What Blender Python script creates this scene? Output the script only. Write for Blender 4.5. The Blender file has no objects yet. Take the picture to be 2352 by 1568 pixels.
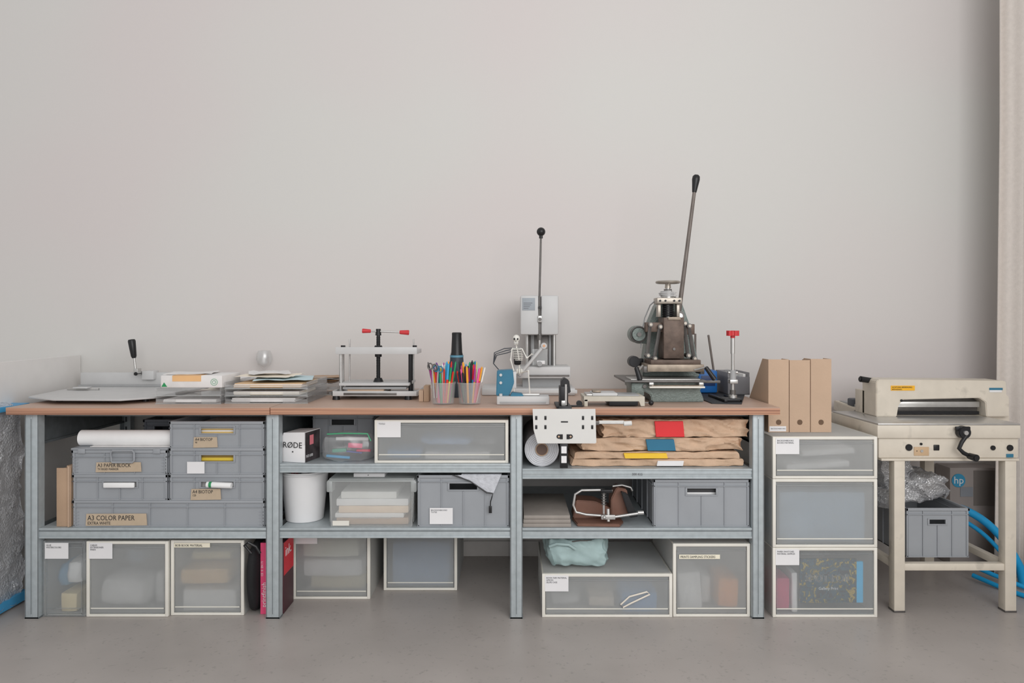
import bpy, bmesh, math, random
from mathutils import Vector, Matrix, noise
random.seed(7)
SC=bpy.context.scene
F=1650.0; CY=-3.776; H=1.23
def sc(y): return F/(y-CY)
def X(px,y): return (px-1176)/sc(y)
def Z(py,y): return H-(py-738)/sc(y)

# ---------------------------------------------------------------- materials
def lin(c):
    c=c/255.0
    return c/12.92 if c<=.04045 else ((c+.055)/1.055)**2.4
def col(rgb,g=1.0): return tuple(min(.92,lin(v)*g) for v in rgb)+(1,)
MATS={}
def mat(name,rgb,rough=.5,metal=0.0,gain=1.35,var=.05,scale=12,bump=0,bscale=80,spec=.4,speck=0,bdist=.01):
    if name in MATS: return MATS[name]
    m=bpy.data.materials.new(name); m.use_nodes=True; MATS[name]=m
    n=m.node_tree.nodes; l=m.node_tree.links; p=n['Principled BSDF']
    p.inputs['Roughness'].default_value=rough; p.inputs['Metallic'].default_value=metal
    p.inputs['Specular IOR Level'].default_value=spec
    tc=n.new('ShaderNodeTexCoord'); nz=n.new('ShaderNodeTexNoise')
    nz.inputs['Scale'].default_value=scale; nz.inputs['Detail'].default_value=4
    l.new(tc.outputs['Object'],nz.inputs['Vector'])
    r=n.new('ShaderNodeValToRGB'); c=col(rgb,gain)
    r.color_ramp.elements[0].position=.3; r.color_ramp.elements[1].position=.7
    r.color_ramp.elements[0].color=tuple(v*(1-var) for v in c[:3])+(1,)
    r.color_ramp.elements[1].color=tuple(min(.95,v*(1+var)) for v in c[:3])+(1,)
    l.new(nz.outputs['Fac'],r.inputs['Fac']); out=r.outputs['Color']
    if speck:
        v=n.new('ShaderNodeTexNoise'); v.inputs['Scale'].default_value=speck; v.inputs['Detail'].default_value=3
        l.new(tc.outputs['Object'],v.inputs['Vector'])
        r2=n.new('ShaderNodeValToRGB'); r2.color_ramp.elements[0].position=.62; r2.color_ramp.elements[1].position=.72
        r2.color_ramp.elements[0].color=(0,0,0,1); r2.color_ramp.elements[1].color=(.35,.35,.35,1)
        l.new(v.outputs['Fac'],r2.inputs['Fac'])
        mx=n.new('ShaderNodeMix'); mx.data_type='RGBA'; mx.inputs[7].default_value=tuple(v*.45 for v in c[:3])+(1,)
        l.new(r2.outputs['Color'],mx.inputs[0]); l.new(out,mx.inputs[6]); out=mx.outputs[2]
    l.new(out,p.inputs['Base Color'])
    if bump:
        nb=n.new('ShaderNodeTexNoise'); nb.inputs['Scale'].default_value=bscale; nb.inputs['Detail'].default_value=5
        l.new(tc.outputs['Object'],nb.inputs['Vector'])
        b=n.new('ShaderNodeBump'); b.inputs['Strength'].default_value=bump; b.inputs['Distance'].default_value=bdist
        l.new(nb.outputs['Fac'],b.inputs['Height']); l.new(b.outputs['Normal'],p.inputs['Normal'])
    return m
def frost(name,rgb,f=.5,rough=.3,gain=1.3,sharp=False,bub=0,gl=.06,tr=.45,tl=.35):
    if name in MATS: return MATS[name]
    m=bpy.data.materials.new(name); m.use_nodes=True; MATS[name]=m
    n=m.node_tree.nodes; l=m.node_tree.links; n.remove(n['Principled BSDF']); o=n['Material Output']
    tc=n.new('ShaderNodeTexCoord'); nz=n.new('ShaderNodeTexNoise'); nz.inputs['Scale'].default_value=9
    l.new(tc.outputs['Object'],nz.inputs['Vector'])
    r=n.new('ShaderNodeValToRGB'); c=col(rgb,gain)
    r.color_ramp.elements[0].color=tuple(v*.94 for v in c[:3])+(1,); r.color_ramp.elements[1].color=c
    l.new(nz.outputs['Fac'],r.inputs['Fac'])
    d=n.new('ShaderNodeBsdfDiffuse'); t=n.new('ShaderNodeBsdfTranslucent'); g=n.new('ShaderNodeBsdfGlossy'); g.inputs['Roughness'].default_value=.25
    l.new(r.outputs['Color'],d.inputs['Color']); l.new(r.outputs['Color'],t.inputs['Color'])
    a=n.new('ShaderNodeMixShader'); a.inputs[0].default_value=tl; l.new(d.outputs[0],a.inputs[1]); l.new(t.outputs[0],a.inputs[2])
    q=n.new('ShaderNodeBsdfTransparent'); qo=q
    if not sharp:
        q2=n.new('ShaderNodeBsdfRefraction'); q2.inputs['Roughness'].default_value=rough; q2.inputs['IOR'].default_value=1.1
        qo=n.new('ShaderNodeMixShader'); qo.inputs[0].default_value=1-tr; l.new(q.outputs[0],qo.inputs[1]); l.new(q2.outputs[0],qo.inputs[2])
    b=n.new('ShaderNodeMixShader'); b.inputs[0].default_value=f; l.new(qo.outputs[0],b.inputs[1]); l.new(a.outputs[0],b.inputs[2])
    e=n.new('ShaderNodeMixShader'); e.inputs[0].default_value=gl; l.new(b.outputs[0],e.inputs[1]); l.new(g.outputs[0],e.inputs[2])
    if bub:
        v=n.new('ShaderNodeTexVoronoi'); v.inputs['Scale'].default_value=bub; l.new(tc.outputs['Object'],v.inputs['Vector'])
        bb=n.new('ShaderNodeBump'); bb.invert=True; bb.inputs['Strength'].default_value=.9; bb.inputs['Distance'].default_value=.006
        l.new(v.outputs['Distance'],bb.inputs['Height'])
        for k in (d,t,g): l.new(bb.outputs['Normal'],k.inputs['Normal'])
    l.new(e.outputs[0],o.inputs['Surface'])
    return m
galv=mat('galvanised_steel',(153,160,163),.42,.12,1.45,.07,40)
galvd=mat('dull_steel',(104,110,113),.5,.15,1.25,.1,30)
steel=mat('bright_steel',(165,164,162),.32,.7,1.5,.06,30)
dsteel=mat('dark_steel',(98,95,93),.4,.4,1.2,.15,30)
greyp=mat('grey_crate_plastic',(126,129,133),.5,0,1.65,.04,8)
greyd=mat('dark_grey_plastic',(78,82,88),.5,0,1.3,.04)
cream=mat('cream_plastic',(208,205,197),.45,0,1.3,.03)
shell=frost('translucent_case_plastic',(208,208,206),.5,.4,1.4,True,0,.04)
frostm=frost('frosted_drawer_plastic',(180,182,182),.42,.22,1.4,False,0,.04,.36,.25)
frostc=frost('frosted_clear_plastic',(180,185,187),.24,.12,1.35,False,0,.05,.62,.25)
clear=frost('clear_plastic',(205,208,210),.14,.05,1.3,True,0,.10)
clearb=frost('clear_box_plastic',(205,208,208),.24,.05,1.3,True,0,.07)
bubble=frost('bubble_wrap_plastic',(205,206,209),.66,.3,1.4,True,110,.2)
white=mat('white_card',(210,209,210),.6,0,1.3,.02)
wpaper=mat('white_paper',(206,204,203),.7,0,1.3,.04,25)
ink=mat('black_ink',(50,50,52),.7,0,1,.02)
greyink=mat('grey_ink',(105,105,110),.7,0,1,.02)
kraft=mat('kraft_paper',(174,148,125),.65,0,1.45,.14,10,.7,16,bdist=.02)
cardb=mat('cardboard',(166,140,117),.75,0,1.3,.05,10,.1,120)
cardl=mat('cardboard_light',(178,153,131),.75,0,1.25,.04,10,.1,120)
tape=mat('masking_tape',(172,155,134),.7,0,1.3,.05,30)
black=mat('black_plastic',(32,32,34),.35,0,1,.05)
blackm=mat('black_metal',(40,40,42),.4,.3,1,.1)
red=mat('red_plastic',(190,52,56),.35,0,1.2,.04)
teal=mat('teal_enamel',(48,108,134),.35,0,1.2,.05)
blue=mat('blue_plastic',(28,96,165),.4,0,1.2,.05)
lgrey=mat('light_grey_enamel',(184,184,184),.4,0,1.25,.03)
mgrey=mat('mid_grey_enamel',(150,151,152),.4,0,1.25,.05)
beige=mat('beige_enamel',(192,184,171),.45,0,1.3,.05,15,.04,60,speck=14)
hammer=mat('green_hammertone',(110,120,116),.38,.1,1.15,.15,60,.25,160)
rust=mat('brown_steel',(92,78,70),.5,.3,1.2,.25,25,.1,60)
rustl=mat('worn_bronze_steel',(138,126,113),.42,.4,1.25,.2,30)
nickel=mat('worn_nickel',(150,143,134),.34,.6,1.3,.15,30)
leverm=mat('lever_steel',(112,104,99),.45,.2,1.1,.15,20)
cyanm=mat('cyan_plastic',(30,150,200),.4,0,1.2,.04)

def ply():
    m=bpy.data.materials.new('plywood_edge'); m.use_nodes=True; n=m.node_tree.nodes; l=m.node_tree.links; p=n['Principled BSDF']
    tc=n.new('ShaderNodeTexCoord'); mp=n.new('ShaderNodeMapping'); mp.inputs['Scale'].default_value=(.6,.6,150)
    nz=n.new('ShaderNodeTexNoise'); nz.inputs['Scale'].default_value=1.6; nz.inputs['Detail'].default_value=2
    l.new(tc.outputs['Object'],mp.inputs['Vector']); l.new(mp.outputs['Vector'],nz.inputs['Vector'])
    r=n.new('ShaderNodeValToRGB'); r.color_ramp.elements[0].position=.38; r.color_ramp.elements[1].position=.62
    r.color_ramp.elements[0].color=col((132,94,76),1.3); r.color_ramp.elements[1].color=col((182,138,113),1.3)
    l.new(nz.outputs['Fac'],r.inputs['Fac']); l.new(r.outputs['Color'],p.inputs['Base Color']); p.inputs['Roughness'].default_value=.6
    return m
plye=ply()
topm=mat('reddish_wood_laminate',(174,148,132),.42,0,1.25,.06,5,.03,50)

# ---------------------------------------------------------------- builder
class B:
    def __init__(s): s.bm=bmesh.new(); s.m=[]; s.xf=None
    def mi(s,m):
        if m not in s.m: s.m.append(m)
        return s.m.index(m)
    def _a(s,t,m,M=None):
        if M is not None: t.transform(M)
        if s.xf is not None: t.transform(s.xf)
        i=s.mi(m)
        for f in t.faces: f.material_index=i; f.smooth=True
        me=bpy.data.meshes.new('t'); t.to_mesh(me); t.free(); s.bm.from_mesh(me); bpy.data.meshes.remove(me)
        return s
    def box(s,x0,x1,y0,y1,z0,z1,m,bv=0,M=None,seg=2):
        t=bmesh.new(); bmesh.ops.create_cube(t,size=1)
        for v in t.verts:
            v.co=Vector(((x0+x1)/2+v.co.x*(x1-x0),(y0+y1)/2+v.co.y*(y1-y0),(z0+z1)/2+v.co.z*(z1-z0)))
        if bv>0: bmesh.ops.bevel(t,geom=list(t.edges),offset=min(bv,.49*min(abs(x1-x0),abs(y1-y0),abs(z1-z0))),segments=seg,affect='EDGES',profile=.5)
        return s._a(t,m,M)
    def cyl(s,p0,p1,r,m,r2=None,seg=20,bv=0):
        p0=Vector(p0);p1=Vector(p1);d=p1-p0
        t=bmesh.new(); bmesh.ops.create_cone(t,cap_ends=True,cap_tris=False,segments=seg,radius1=r,radius2=r if r2 is None else r2,depth=d.length)
        if bv: bmesh.ops.bevel(t,geom=[e for e in t.edges if e.calc_face_angle(0)>1],offset=bv,segments=2,affect='EDGES')
        M=Matrix.Translation((p0+p1)/2)@d.to_track_quat('Z','Y').to_matrix().to_4x4()
        return s._a(t,m,M)
    def tube(s,pts,r,m,seg=8,closed=False):
        t=bmesh.new(); pts=[Vector(p) for p in pts]; n=len(pts); rings=[]; up=None
        for i,p in enumerate(pts):
            if closed: d=pts[(i+1)%n]-pts[i-1]
            else: d=pts[min(i+1,n-1)]-pts[max(i-1,0)]
            d.normalize()
            if up is None:
                up=Vector((0,0,1)) if abs(d.z)<.9 else Vector((1,0,0))
            a=d.cross(up); 
            if a.length<1e-5: a=d.cross(Vector((0,1,0)))
            a.normalize(); b=a.cross(d).normalized(); up=b
            rr=r[i] if isinstance(r,(list,tuple)) else r
            rings.append([t.verts.new(p+a*math.cos(2*math.pi*k/seg)*rr+b*math.sin(2*math.pi*k/seg)*rr) for k in range(seg)])
        for i in range(n if closed else n-1):
            A=rings[i];Bq=rings[(i+1)%n]
            for k in range(seg): t.faces.new((A[k],A[(k+1)%seg],Bq[(k+1)%seg],Bq[k]))
        if not closed: t.faces.new(rings[0][::-1]); t.faces.new(rings[-1])
        bmesh.ops.recalc_face_normals(t,faces=t.faces)
        return s._a(t,m)
    def prism(s,pts,ax,a,b,m,bv=0):
        t=bmesh.new()
        def P3(p,k):
            return Vector((k,p[0],p[1])) if ax=='x' else Vector((p[0],k,p[1])) if ax=='y' else Vector((p[0],p[1],k))
        A=[t.verts.new(P3(p,a)) for p in pts]; Bv=[t.verts.new(P3(p,b)) for p in pts]; n=len(pts)
        t.faces.new(A); t.faces.new(Bv[::-1])
        for i in range(n): t.faces.new((A[i],Bv[i],Bv[(i+1)%n],A[(i+1)%n]))
        bmesh.ops.recalc_face_normals(t,faces=t.faces)
        if bv: bmesh.ops.bevel(t,geom=list(t.edges),offset=bv,segments=2,affect='EDGES')
        return s._a(t,m)
    def lathe(s,prof,c,m,seg=32,M=None):
        t=bmesh.new(); rings=[]
        for r,z in prof:
            r=max(r,.0002)
            rings.append([t.verts.new((c[0]+r*math.cos(2*math.pi*k/seg),c[1]+r*math.sin(2*math.pi*k/seg),c[2]+z)) for k in range(seg)])
        for i in range(len(rings)-1):
            for k in range(seg): t.faces.new((rings[i][k],rings[i][(k+1)%seg],rings[i+1][(k+1)%seg],rings[i+1][k]))
        t.faces.new(rings[0][::-1]); t.faces.new(rings[-1])
        bmesh.ops.recalc_face_normals(t,faces=t.faces)
        return s._a(t,m,M)
    def sph(s,c,r,m,seg=18):
        if not isinstance(r,(tuple,list)): r=(r,r,r)
        t=bmesh.new(); bmesh.ops.create_uvsphere(t,u_segments=seg,v_segments=seg*2//3,radius=1)
        return s._a(t,m,Matrix.Translation(c)@Matrix.Diagonal((r[0],r[1],r[2],1)))
    def torus(s,c,R,r,m,ax='z',seg=28,sq=1):
        pts=[]
        for k in range(seg):
            a=2*math.pi*k/seg; u=R*math.cos(a); v=R*sq*math.sin(a)
            pts.append(Vector(c)+(Vector((u,v,0)) if ax=='z' else Vector((u,0,v)) if ax=='y' else Vector((0,u,v))))
        return s.tube(pts,r,m,8,True)
    def hpanel(s,x0,x1,z0,z1,hx0,hx1,hz0,hz1,y0,y1,m):
        s.box(x0,hx0,y0,y1,z0,z1,m); s.box(hx1,x1,y0,y1,z0,z1,m)
        s.box(hx0,hx1,y0,y1,z0,hz0,m); s.box(hx0,hx1,y0,y1,hz1,z1,m); return s
    def wbox(s,x0,x1,y0,y1,z0,z1,m,amp=.004,freq=12,cuts=10,rnd=.0,seed=0,flat=True,pw=4,top=False,oct2=0,ridge=0):
        t=bmesh.new(); bmesh.ops.create_cube(t,size=2); bmesh.ops.subdivide_edges(t,edges=t.edges[:],cuts=cuts,use_grid_fill=True)
        c=Vector(((x0+x1)/2,(y0+y1)/2,(z0+z1)/2)); h=Vector(((x1-x0)/2,(y1-y0)/2,(z1-z0)/2))
        for v in t.verts:
            q=v.co.copy()
            if rnd>0:
                L=(abs(q.x)**pw+abs(q.y)**pw+abs(q.z)**pw)**(1/pw); q=q.lerp(q/L,rnd)
            p=Vector((q.x*h.x,q.y*h.y,q.z*h.z))+c
            nn=noise.noise_vector(p*freq+Vector((seed*7.1,seed*3.3,seed)))
            if oct2: nn=nn+noise.noise_vector(p*freq*3.1+Vector((seed,0,3)))*oct2
            p+=nn*amp
            if ridge:
                rg=abs(noise.noise(Vector((p.x*13+seed*3,p.y*9,p.z*26+p.x*9+seed))))
                ax=max(range(3),key=lambda i:abs(v.co[i])); p[ax]-=math.copysign(min(rg*2.2,1)*ridge,v.co[ax])
            if flat and p.z<z0: p.z=z0
            if top and p.z>z1: p.z=z1
            v.co=p
        return s._a(t,m)
    def text(s,body,x,z,y,size,m,rot=None,face='f',align='LEFT',thick=.0003,sx=1):
        cu=bpy.data.curves.new('t','FONT'); cu.body=body; cu.size=size; cu.align_x=align; cu.extrude=thick; cu.resolution_u=2
        o=bpy.data.objects.new('t',cu); SC.collection.objects.link(o)
        bpy.context.view_layer.update()
        me=bpy.data.meshes.new_from_object(o.evaluated_get(bpy.context.evaluated_depsgraph_get()))
        t=bmesh.new(); t.from_mesh(me)
        bpy.data.objects.remove(o); bpy.data.curves.remove(cu); bpy.data.meshes.remove(me)
        M=Matrix.Rotation(math.pi/2,4,'X')
        if face=='r': M=Matrix.Rotation(math.pi/2,4,'Z')@M
        if rot: M=M@Matrix.Rotation(rot,4,'Z')
        return s._a(t,m,Matrix.Translation((x,y,z))@M@Matrix.Diagonal((sx,1,1,1)))
ORG={}
def _mk(b,name,org):
    me=bpy.data.meshes.new(name); b.bm.transform(Matrix.Translation(-org)); b.bm.to_mesh(me); b.bm.free()
    for m in b.m: me.materials.append(m)
    me.set_sharp_from_angle(angle=math.radians(38))
    o=bpy.data.objects.new(name,me); SC.collection.objects.link(o); return o
def bb(b):
    xs=[v.co for v in b.bm.verts]
    lo=Vector((min(v.x for v in xs),min(v.y for v in xs),min(v.z for v in xs))); hi=Vector((max(v.x for v in xs),max(v.y for v in xs),max(v.z for v in xs)))
    return lo,hi
def T(name,label,cat,org,group=None):
    o=bpy.data.objects.new(name,None); o.empty_display_size=.05; SC.collection.objects.link(o)
    o.location=org; o['label']=label; o['category']=cat
    if group: o['group']=group
    ORG[o.name]=Vector(org); return o
def P(b,name,par,label=None):
    lo,hi=bb(b); c=(lo+hi)/2
    o=_mk(b,name,c); o.parent=par; o.location=c-ORG[par.name]; ORG[o.name]=c
    if label: o['label']=label
    return o
def S(b,name,label,cat,group=None,kind=None):
    lo,hi=bb(b); c=Vector(((lo.x+hi.x)/2,(lo.y+hi.y)/2,lo.z))
    o=_mk(b,name,c); o.location=c; ORG[o.name]=c
    if kind: o['kind']=kind
    if label: o['label']=label; o['category']=cat
    if group: o['group']=group
    return o
def rotz(cx,cy,a): return Matrix.Translation((cx,cy,0))@Matrix.Rotation(math.radians(a),4,'Z')@Matrix.Translation((-cx,-cy,0))
def roty(cx,cz,a): return Matrix.Translation((cx,0,cz))@Matrix.Rotation(math.radians(a),4,'Y')@Matrix.Translation((-cx,0,-cz))

# ---------------------------------------------------------------- room
def wallmat():
    m=bpy.data.materials.new('painted_plaster'); m.use_nodes=True; n=m.node_tree.nodes; l=m.node_tree.links; p=n['Principled BSDF']
    tc=n.new('ShaderNodeTexCoord'); nz=n.new('ShaderNodeTexNoise'); nz.inputs['Scale'].default_value=.7; nz.inputs['Detail'].default_value=1
    l.new(tc.outputs['Object'],nz.inputs['Vector']); r=n.new('ShaderNodeValToRGB')
    r.color_ramp.elements[0].position=.38; r.color_ramp.elements[1].position=.62
    r.color_ramp.elements[0].color=(.690,.678,.655,1); r.color_ramp.elements[1].color=(.697,.650,.638,1)  # pinkish and greyish tint of the light put into the wall colour
    l.new(nz.outputs['Fac'],r.inputs['Fac']); l.new(r.outputs['Color'],p.inputs['Base Color']); p.inputs['Roughness'].default_value=.85
    nb=n.new('ShaderNodeTexNoise'); nb.inputs['Scale'].default_value=160; l.new(tc.outputs['Object'],nb.inputs['Vector'])
    b=n.new('ShaderNodeBump'); b.inputs['Strength'].default_value=.05; b.inputs['Distance'].default_value=.004
    l.new(nb.outputs['Fac'],b.inputs['Height']); l.new(b.outputs['Normal'],p.inputs['Normal'])
    return m
wm=wallmat()
S(B().box(-4.5,2.76,0,.1,0,3.7,wm),'wall_back',None,None,kind='structure')
fm=mat('polished_concrete',(149,143,139),.36,0,1.42,.09,2.5,.02,90,speck=55)
S(B().box(-4.5,2.76,-6,0.1,-.1,0,fm),'floor',None,None,kind='structure')
S(B().box(2.66,2.76,-3.4,0,0,3.7,wm),'unseen_wall_right',None,None,kind='structure')  # unseen side wall set close behind the curtain to darken the corner
S(B().box(-4.5,2.66,-.014,0,0,.08,mat('baseboard_paint',(180,176,173),.5),.003),'baseboard_back',None,None,kind='structure')

# curtain
b=B(); t=bmesh.new(); N=56; cols=[]
for i in range(N+1):
    u=i/N; y=-.30+.026*math.sin(u*15+.4)+.008*math.sin(u*37)
    cols.append([t.verts.new((2.345+u*.30+(.028*min(k,8)/8)*(1-u),y,.004+k*3.3/12)) for k in range(13)])
for i in range(N):
    for k in range(12): t.faces.new((cols[i][k],cols[i+1][k],cols[i+1][k+1],cols[i][k+1]))
b._a(t,mat('beige_linen',(184,177,171),.85,0,1.4,.04,60,.2,300))
cu=S(b,'curtain','heavy beige linen curtain hanging in soft vertical folds','curtain')
sm=cu.modifiers.new('s','SOLIDIFY'); sm.thickness=.004

# ---------------------------------------------------------------- workbench
TZ=.877; TU=.847
S(B().box(X(13,-.83),X(619,-.83),-.83,-.002,TU,TZ-.003,plye,.001).box(X(13,-.83),X(619,-.83),-.83,-.002,TZ-.003,TZ,topm),'worktop','plywood worktop with reddish laminate resting on steel bench frame','worktop','bench worktops')
S(B().box(X(621,-.83),X(1792,-.83),-.83,-.002,TU,TZ-.003,plye,.001).box(X(621,-.83),X(1792,-.83),-.83,-.002,TZ-.003,TZ,topm),'worktop','long plywood worktop with reddish laminate and layered edge','worktop','bench worktops')
WB=T('workbench_frame','galvanised steel workbench frame with shelves in three bays','workbench',(0,-.4,0))
YF=-.803
lx=[(57,88),(611,642),(1172,1200),(1728,1755)]
L=[(X(a,YF),X(c,YF)) for a,c in lx]
holem=mat('slot_dark',(60,64,68),.7)
for (a,c) in L:
    for yy,sg in ((YF,1),(-.045,-1)):
        b=B(); y1=yy+.04*sg
        ya,yb=sorted((yy,yy+.003*sg)); b.box(a,c,ya,yb,0,TU,galv,.001)
        ya,yb=sorted((yy,y1)); b.box(a,a+.003,ya,yb,0,TU,galv); b.box(c-.003,c,ya,yb,0,TU,galv)
        m=(a+c)/2
        b.box(m-.004,m+.004,min(yy,yy-.002*sg),max(yy,yy-.002*sg),0.01,TU-.01,galv,.001)
        if sg<0:
            for k in range(16): b.box(m-.018,m-.010,yy-.0045,yy-.003,.06+k*.05,.085+k*.05,holem); b.box(m+.010,m+.018,yy-.0045,yy-.003,.06+k*.05,.085+k*.05,holem)
        else:
            b.box(m-.0012,m+.0012,yy-.0028,yy-.0018,.02,TU-.02,galvd)
        b.box(a-.002,c+.002,min(yy,y1),max(yy,y1),0,.006,galvd)
        P(b,'leg',WB)
def shelf(i,zt,zb,mark=None):
    a=L[i][1]; c=L[i+1][0]
    b=B().box(a+.001,c-.001,YF+.012,-.05,zt-.004,zt,galv)
    b.box(a+.05,c-.05,YF+.25,YF+.254,zt-.02,zt-.004,galvd).box(a+.05,c-.05,YF+.5,YF+.504,zt-.02,zt-.004,galvd)
    P(b,'shelf',WB)
    b=B().box(a,c,YF+.006,YF+.012,zb,zt,galv,.001)
    b.box(a,c,YF+.002,YF+.006,zt-.008,zt,galv,.001).box(a,c,YF+.002,YF+.006,zb,zb+.008,galv,.001)
    if zt<.5: b.box(a,c,YF+.004,YF+.006,zt-.014,zt-.011,galvd)
    else: b.box(a,c,YF+.0035,YF+.006,(zt+zb)/2-.002,(zt+zb)/2+.006,galv,.001)
    if mark: b.text(mark,(a+c)/2,(zt+zb)/2-.006,YF+.001,.014,greyink,align='CENTER',thick=.0002)
    P(b,'shelf_beam',WB)
    P(B().box(a,c,-.05,-.045,zb,zt,galvd),'shelf_beam',WB)
S0=.374
shelf(0,S0,.331); shelf(1,S0,.333); shelf(2,S0,.331)
S1=.640; S2=.620
shelf(1,S1,.604); shelf(2,S2,.578,'300 KG')
for i,(a,c) in enumerate(L):
    xx=a+.01 if i==0 else (a+c)/2
    P(B().box(xx,xx+.003,YF+.04,-.085,.71,.845,galvd).box(xx,xx+.02,YF+.04,-.085,.83,.845,galvd).box(xx,xx+.014,YF+.04,-.085,.71,.72,galvd),'side_rail',WB)
    P(B().box(xx,xx+.003,YF+.04,-.085,.345,.372,galvd),'side_rail',WB)
for i in range(3):
    a=L[i][1]; c=L[i+1][0]
    P(B().box(a,c,-.05,-.046,.76,.846,galvd).box(a,c,-.06,-.046,.838,.846,galvd),'back_rail',WB)
    P(B().box(a,c,YF+.05,YF+.053,.832,.846,galvd),'front_rail',WB)

# ---------------------------------------------------------------- crates and drawer boxes
def crate(x0,x1,z0,z1,yf,dep,label,slotw=.13,sloth=.028,slotz=.035,tapeinfo=None,card=None,group=None,lid=False,ribs=3,slotx=0,mt=None):
    g=mt or greyp; yb=yf+dep; cx=(x0+x1)/2+slotx
    o=T('storage_crate',label,'crate',((x0+x1)/2,(yf+yb)/2,z0),group)
    b=B(); i=.006; w=.003; e=.0006
    z0+=e
    hz1=z1-slotz; hz0=hz1-sloth
    if slotw>0:
        b.hpanel(x0+i,x1-i,z0,z1-.006,cx-slotw/2,cx+slotw/2,hz0,hz1,yf+i,yf+i+w,g)
        b.box(cx-slotw/2-.008,cx+slotw/2+.008,yf+.002,yf+i,hz1,hz1+.005,g,.001).box(cx-slotw/2-.008,cx+slotw/2+.008,yf+.002,yf+i,hz0-.005,hz0,g,.001)
        b.box(cx-slotw/2-.008,cx-slotw/2,yf+.002,yf+i,hz0,hz1,g,.001).box(cx+slotw/2,cx+slotw/2+.008,yf+.002,yf+i,hz0,hz1,g,.001)
    else:
        b.box(x0+i,x1-i,yf+i,yf+i+w,z0,z1-.006,g)
        for u0 in (x0+.008,x1-.026):
            for q in range(5):
                b.box(u0,u0+.018,yf+.003,yf+i,z0+.008+q*.013,z0+.011+q*.013,g)
    b.box(x0+i,x0+i+w,yf+i,yb-i,z0,z1-.006,g).box(x1-i-w,x1-i,yf+i,yb-i,z0,z1-.006,g).box(x0+i,x1-i,yb-i-w,yb-i,z0,z1-.006,g).box(x0+i,x1-i,yf+i,yb-i,z0,z0+.004,g)
    for zz,hh in ((z1-.012,.012),(z1-.03,.004)):
        b.box(x0,x1,yf,yf+.010,zz,zz+hh,g,.0015).box(x0,x1,yb-.010,yb,zz,zz+hh,g,.0015).box(x0,x0+.010,yf,yb,zz,zz+hh,g,.0015).box(x1-.010,x1,yf,yb,zz,zz+hh,g,.0015)
    for k in range(ribs+2):
        u=x0+.012+(x1-x0-.024)*k/(ribs+1)
        if slotw>0 and abs(u-cx)<slotw/2+.01: 
            b.box(u-.0015,u+.0015,yf+.001,yf+i,z0+.002,hz0-.006,g); continue
        b.box(u-.0015,u+.0015,yf+.001,yf+i,z0+.002,z1-.01,g)
    for u0 in (x0+.004,x1-.014): b.box(u0,u0+.010,yf+.003,yf+i,z0+.002,z1-.01,g,.001)
    for k in range(5):
        v=yf+.02+(dep-.04)*k/4
        for xa,xb in ((x0+.001,x0+i),(x1-i,x1-.001)): b.box(xa,xb,v-.0015,v+.0015,z0+.002,z1-.01,g)
    b.box(x0+.003,x1-.003,yf+.003,yf+i,z0,z0+.006,g)
    P(b,'crate_body',o)
    if lid:
        P(B().box(x0-.001,x1+.001,yf-.001,yb,z1+.0005,z1+.009,g,.003).box(x0+.03,x0+.06,yf-.004,yf,z1-.014,z1+.006,g,.002).box(x1-.06,x1-.03,yf-.004,yf,z1-.014,z1+.006,g,.002),'lid',o)
    if tapeinfo:
        (tx0,tx1,tz0,tz1,lines,sz)=tapeinfo
        b=B(); b.prism([(tx0,tz0),(tx1,tz0+.002),(tx1-.003,tz1),(tx0+.003,tz1-.001)],'y',yf-.0012,yf+.0008,tape)
        zz=tz1-sz*.95
        for ln in lines: b.text(ln,tx0+.008,zz,yf-.0016,sz,ink,sx=.85); zz-=sz*.62; sz*=.6
        P(b,'tape_label',o,'beige tape label with black handwriting')
    if card:
        (tx0,tx1,tz0,tz1,lines)=card
        b=B().box(tx0,tx1,yf-.0015,yf-.0005,tz0,tz1,white)
        zz=tz1-.012
        for ln in lines: b.text(ln,tx0+.005,zz,yf-.002,.0085,greyink); zz-=.0085
        P(b,'label_card',o,'white card label')
    return o
CL={'paper_bundle':'pale paper bundle lying inside a frosted storage box','fabric_bag':'soft pale bag lying inside a frosted storage box','cardboard_pack':'tan cardboard pack lying inside a frosted storage box','cable_bundle':'grey-blue cable bundle inside a frosted storage box','orange_pack':'orange printed pack standing inside a frosted storage box','book':'coloured book standing inside a frosted storage box'}
CC={'paper_bundle':'paper','fabric_bag':'bag','cardboard_pack':'package','cable_bundle':'cables','orange_pack':'package','book':'book'}
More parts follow.
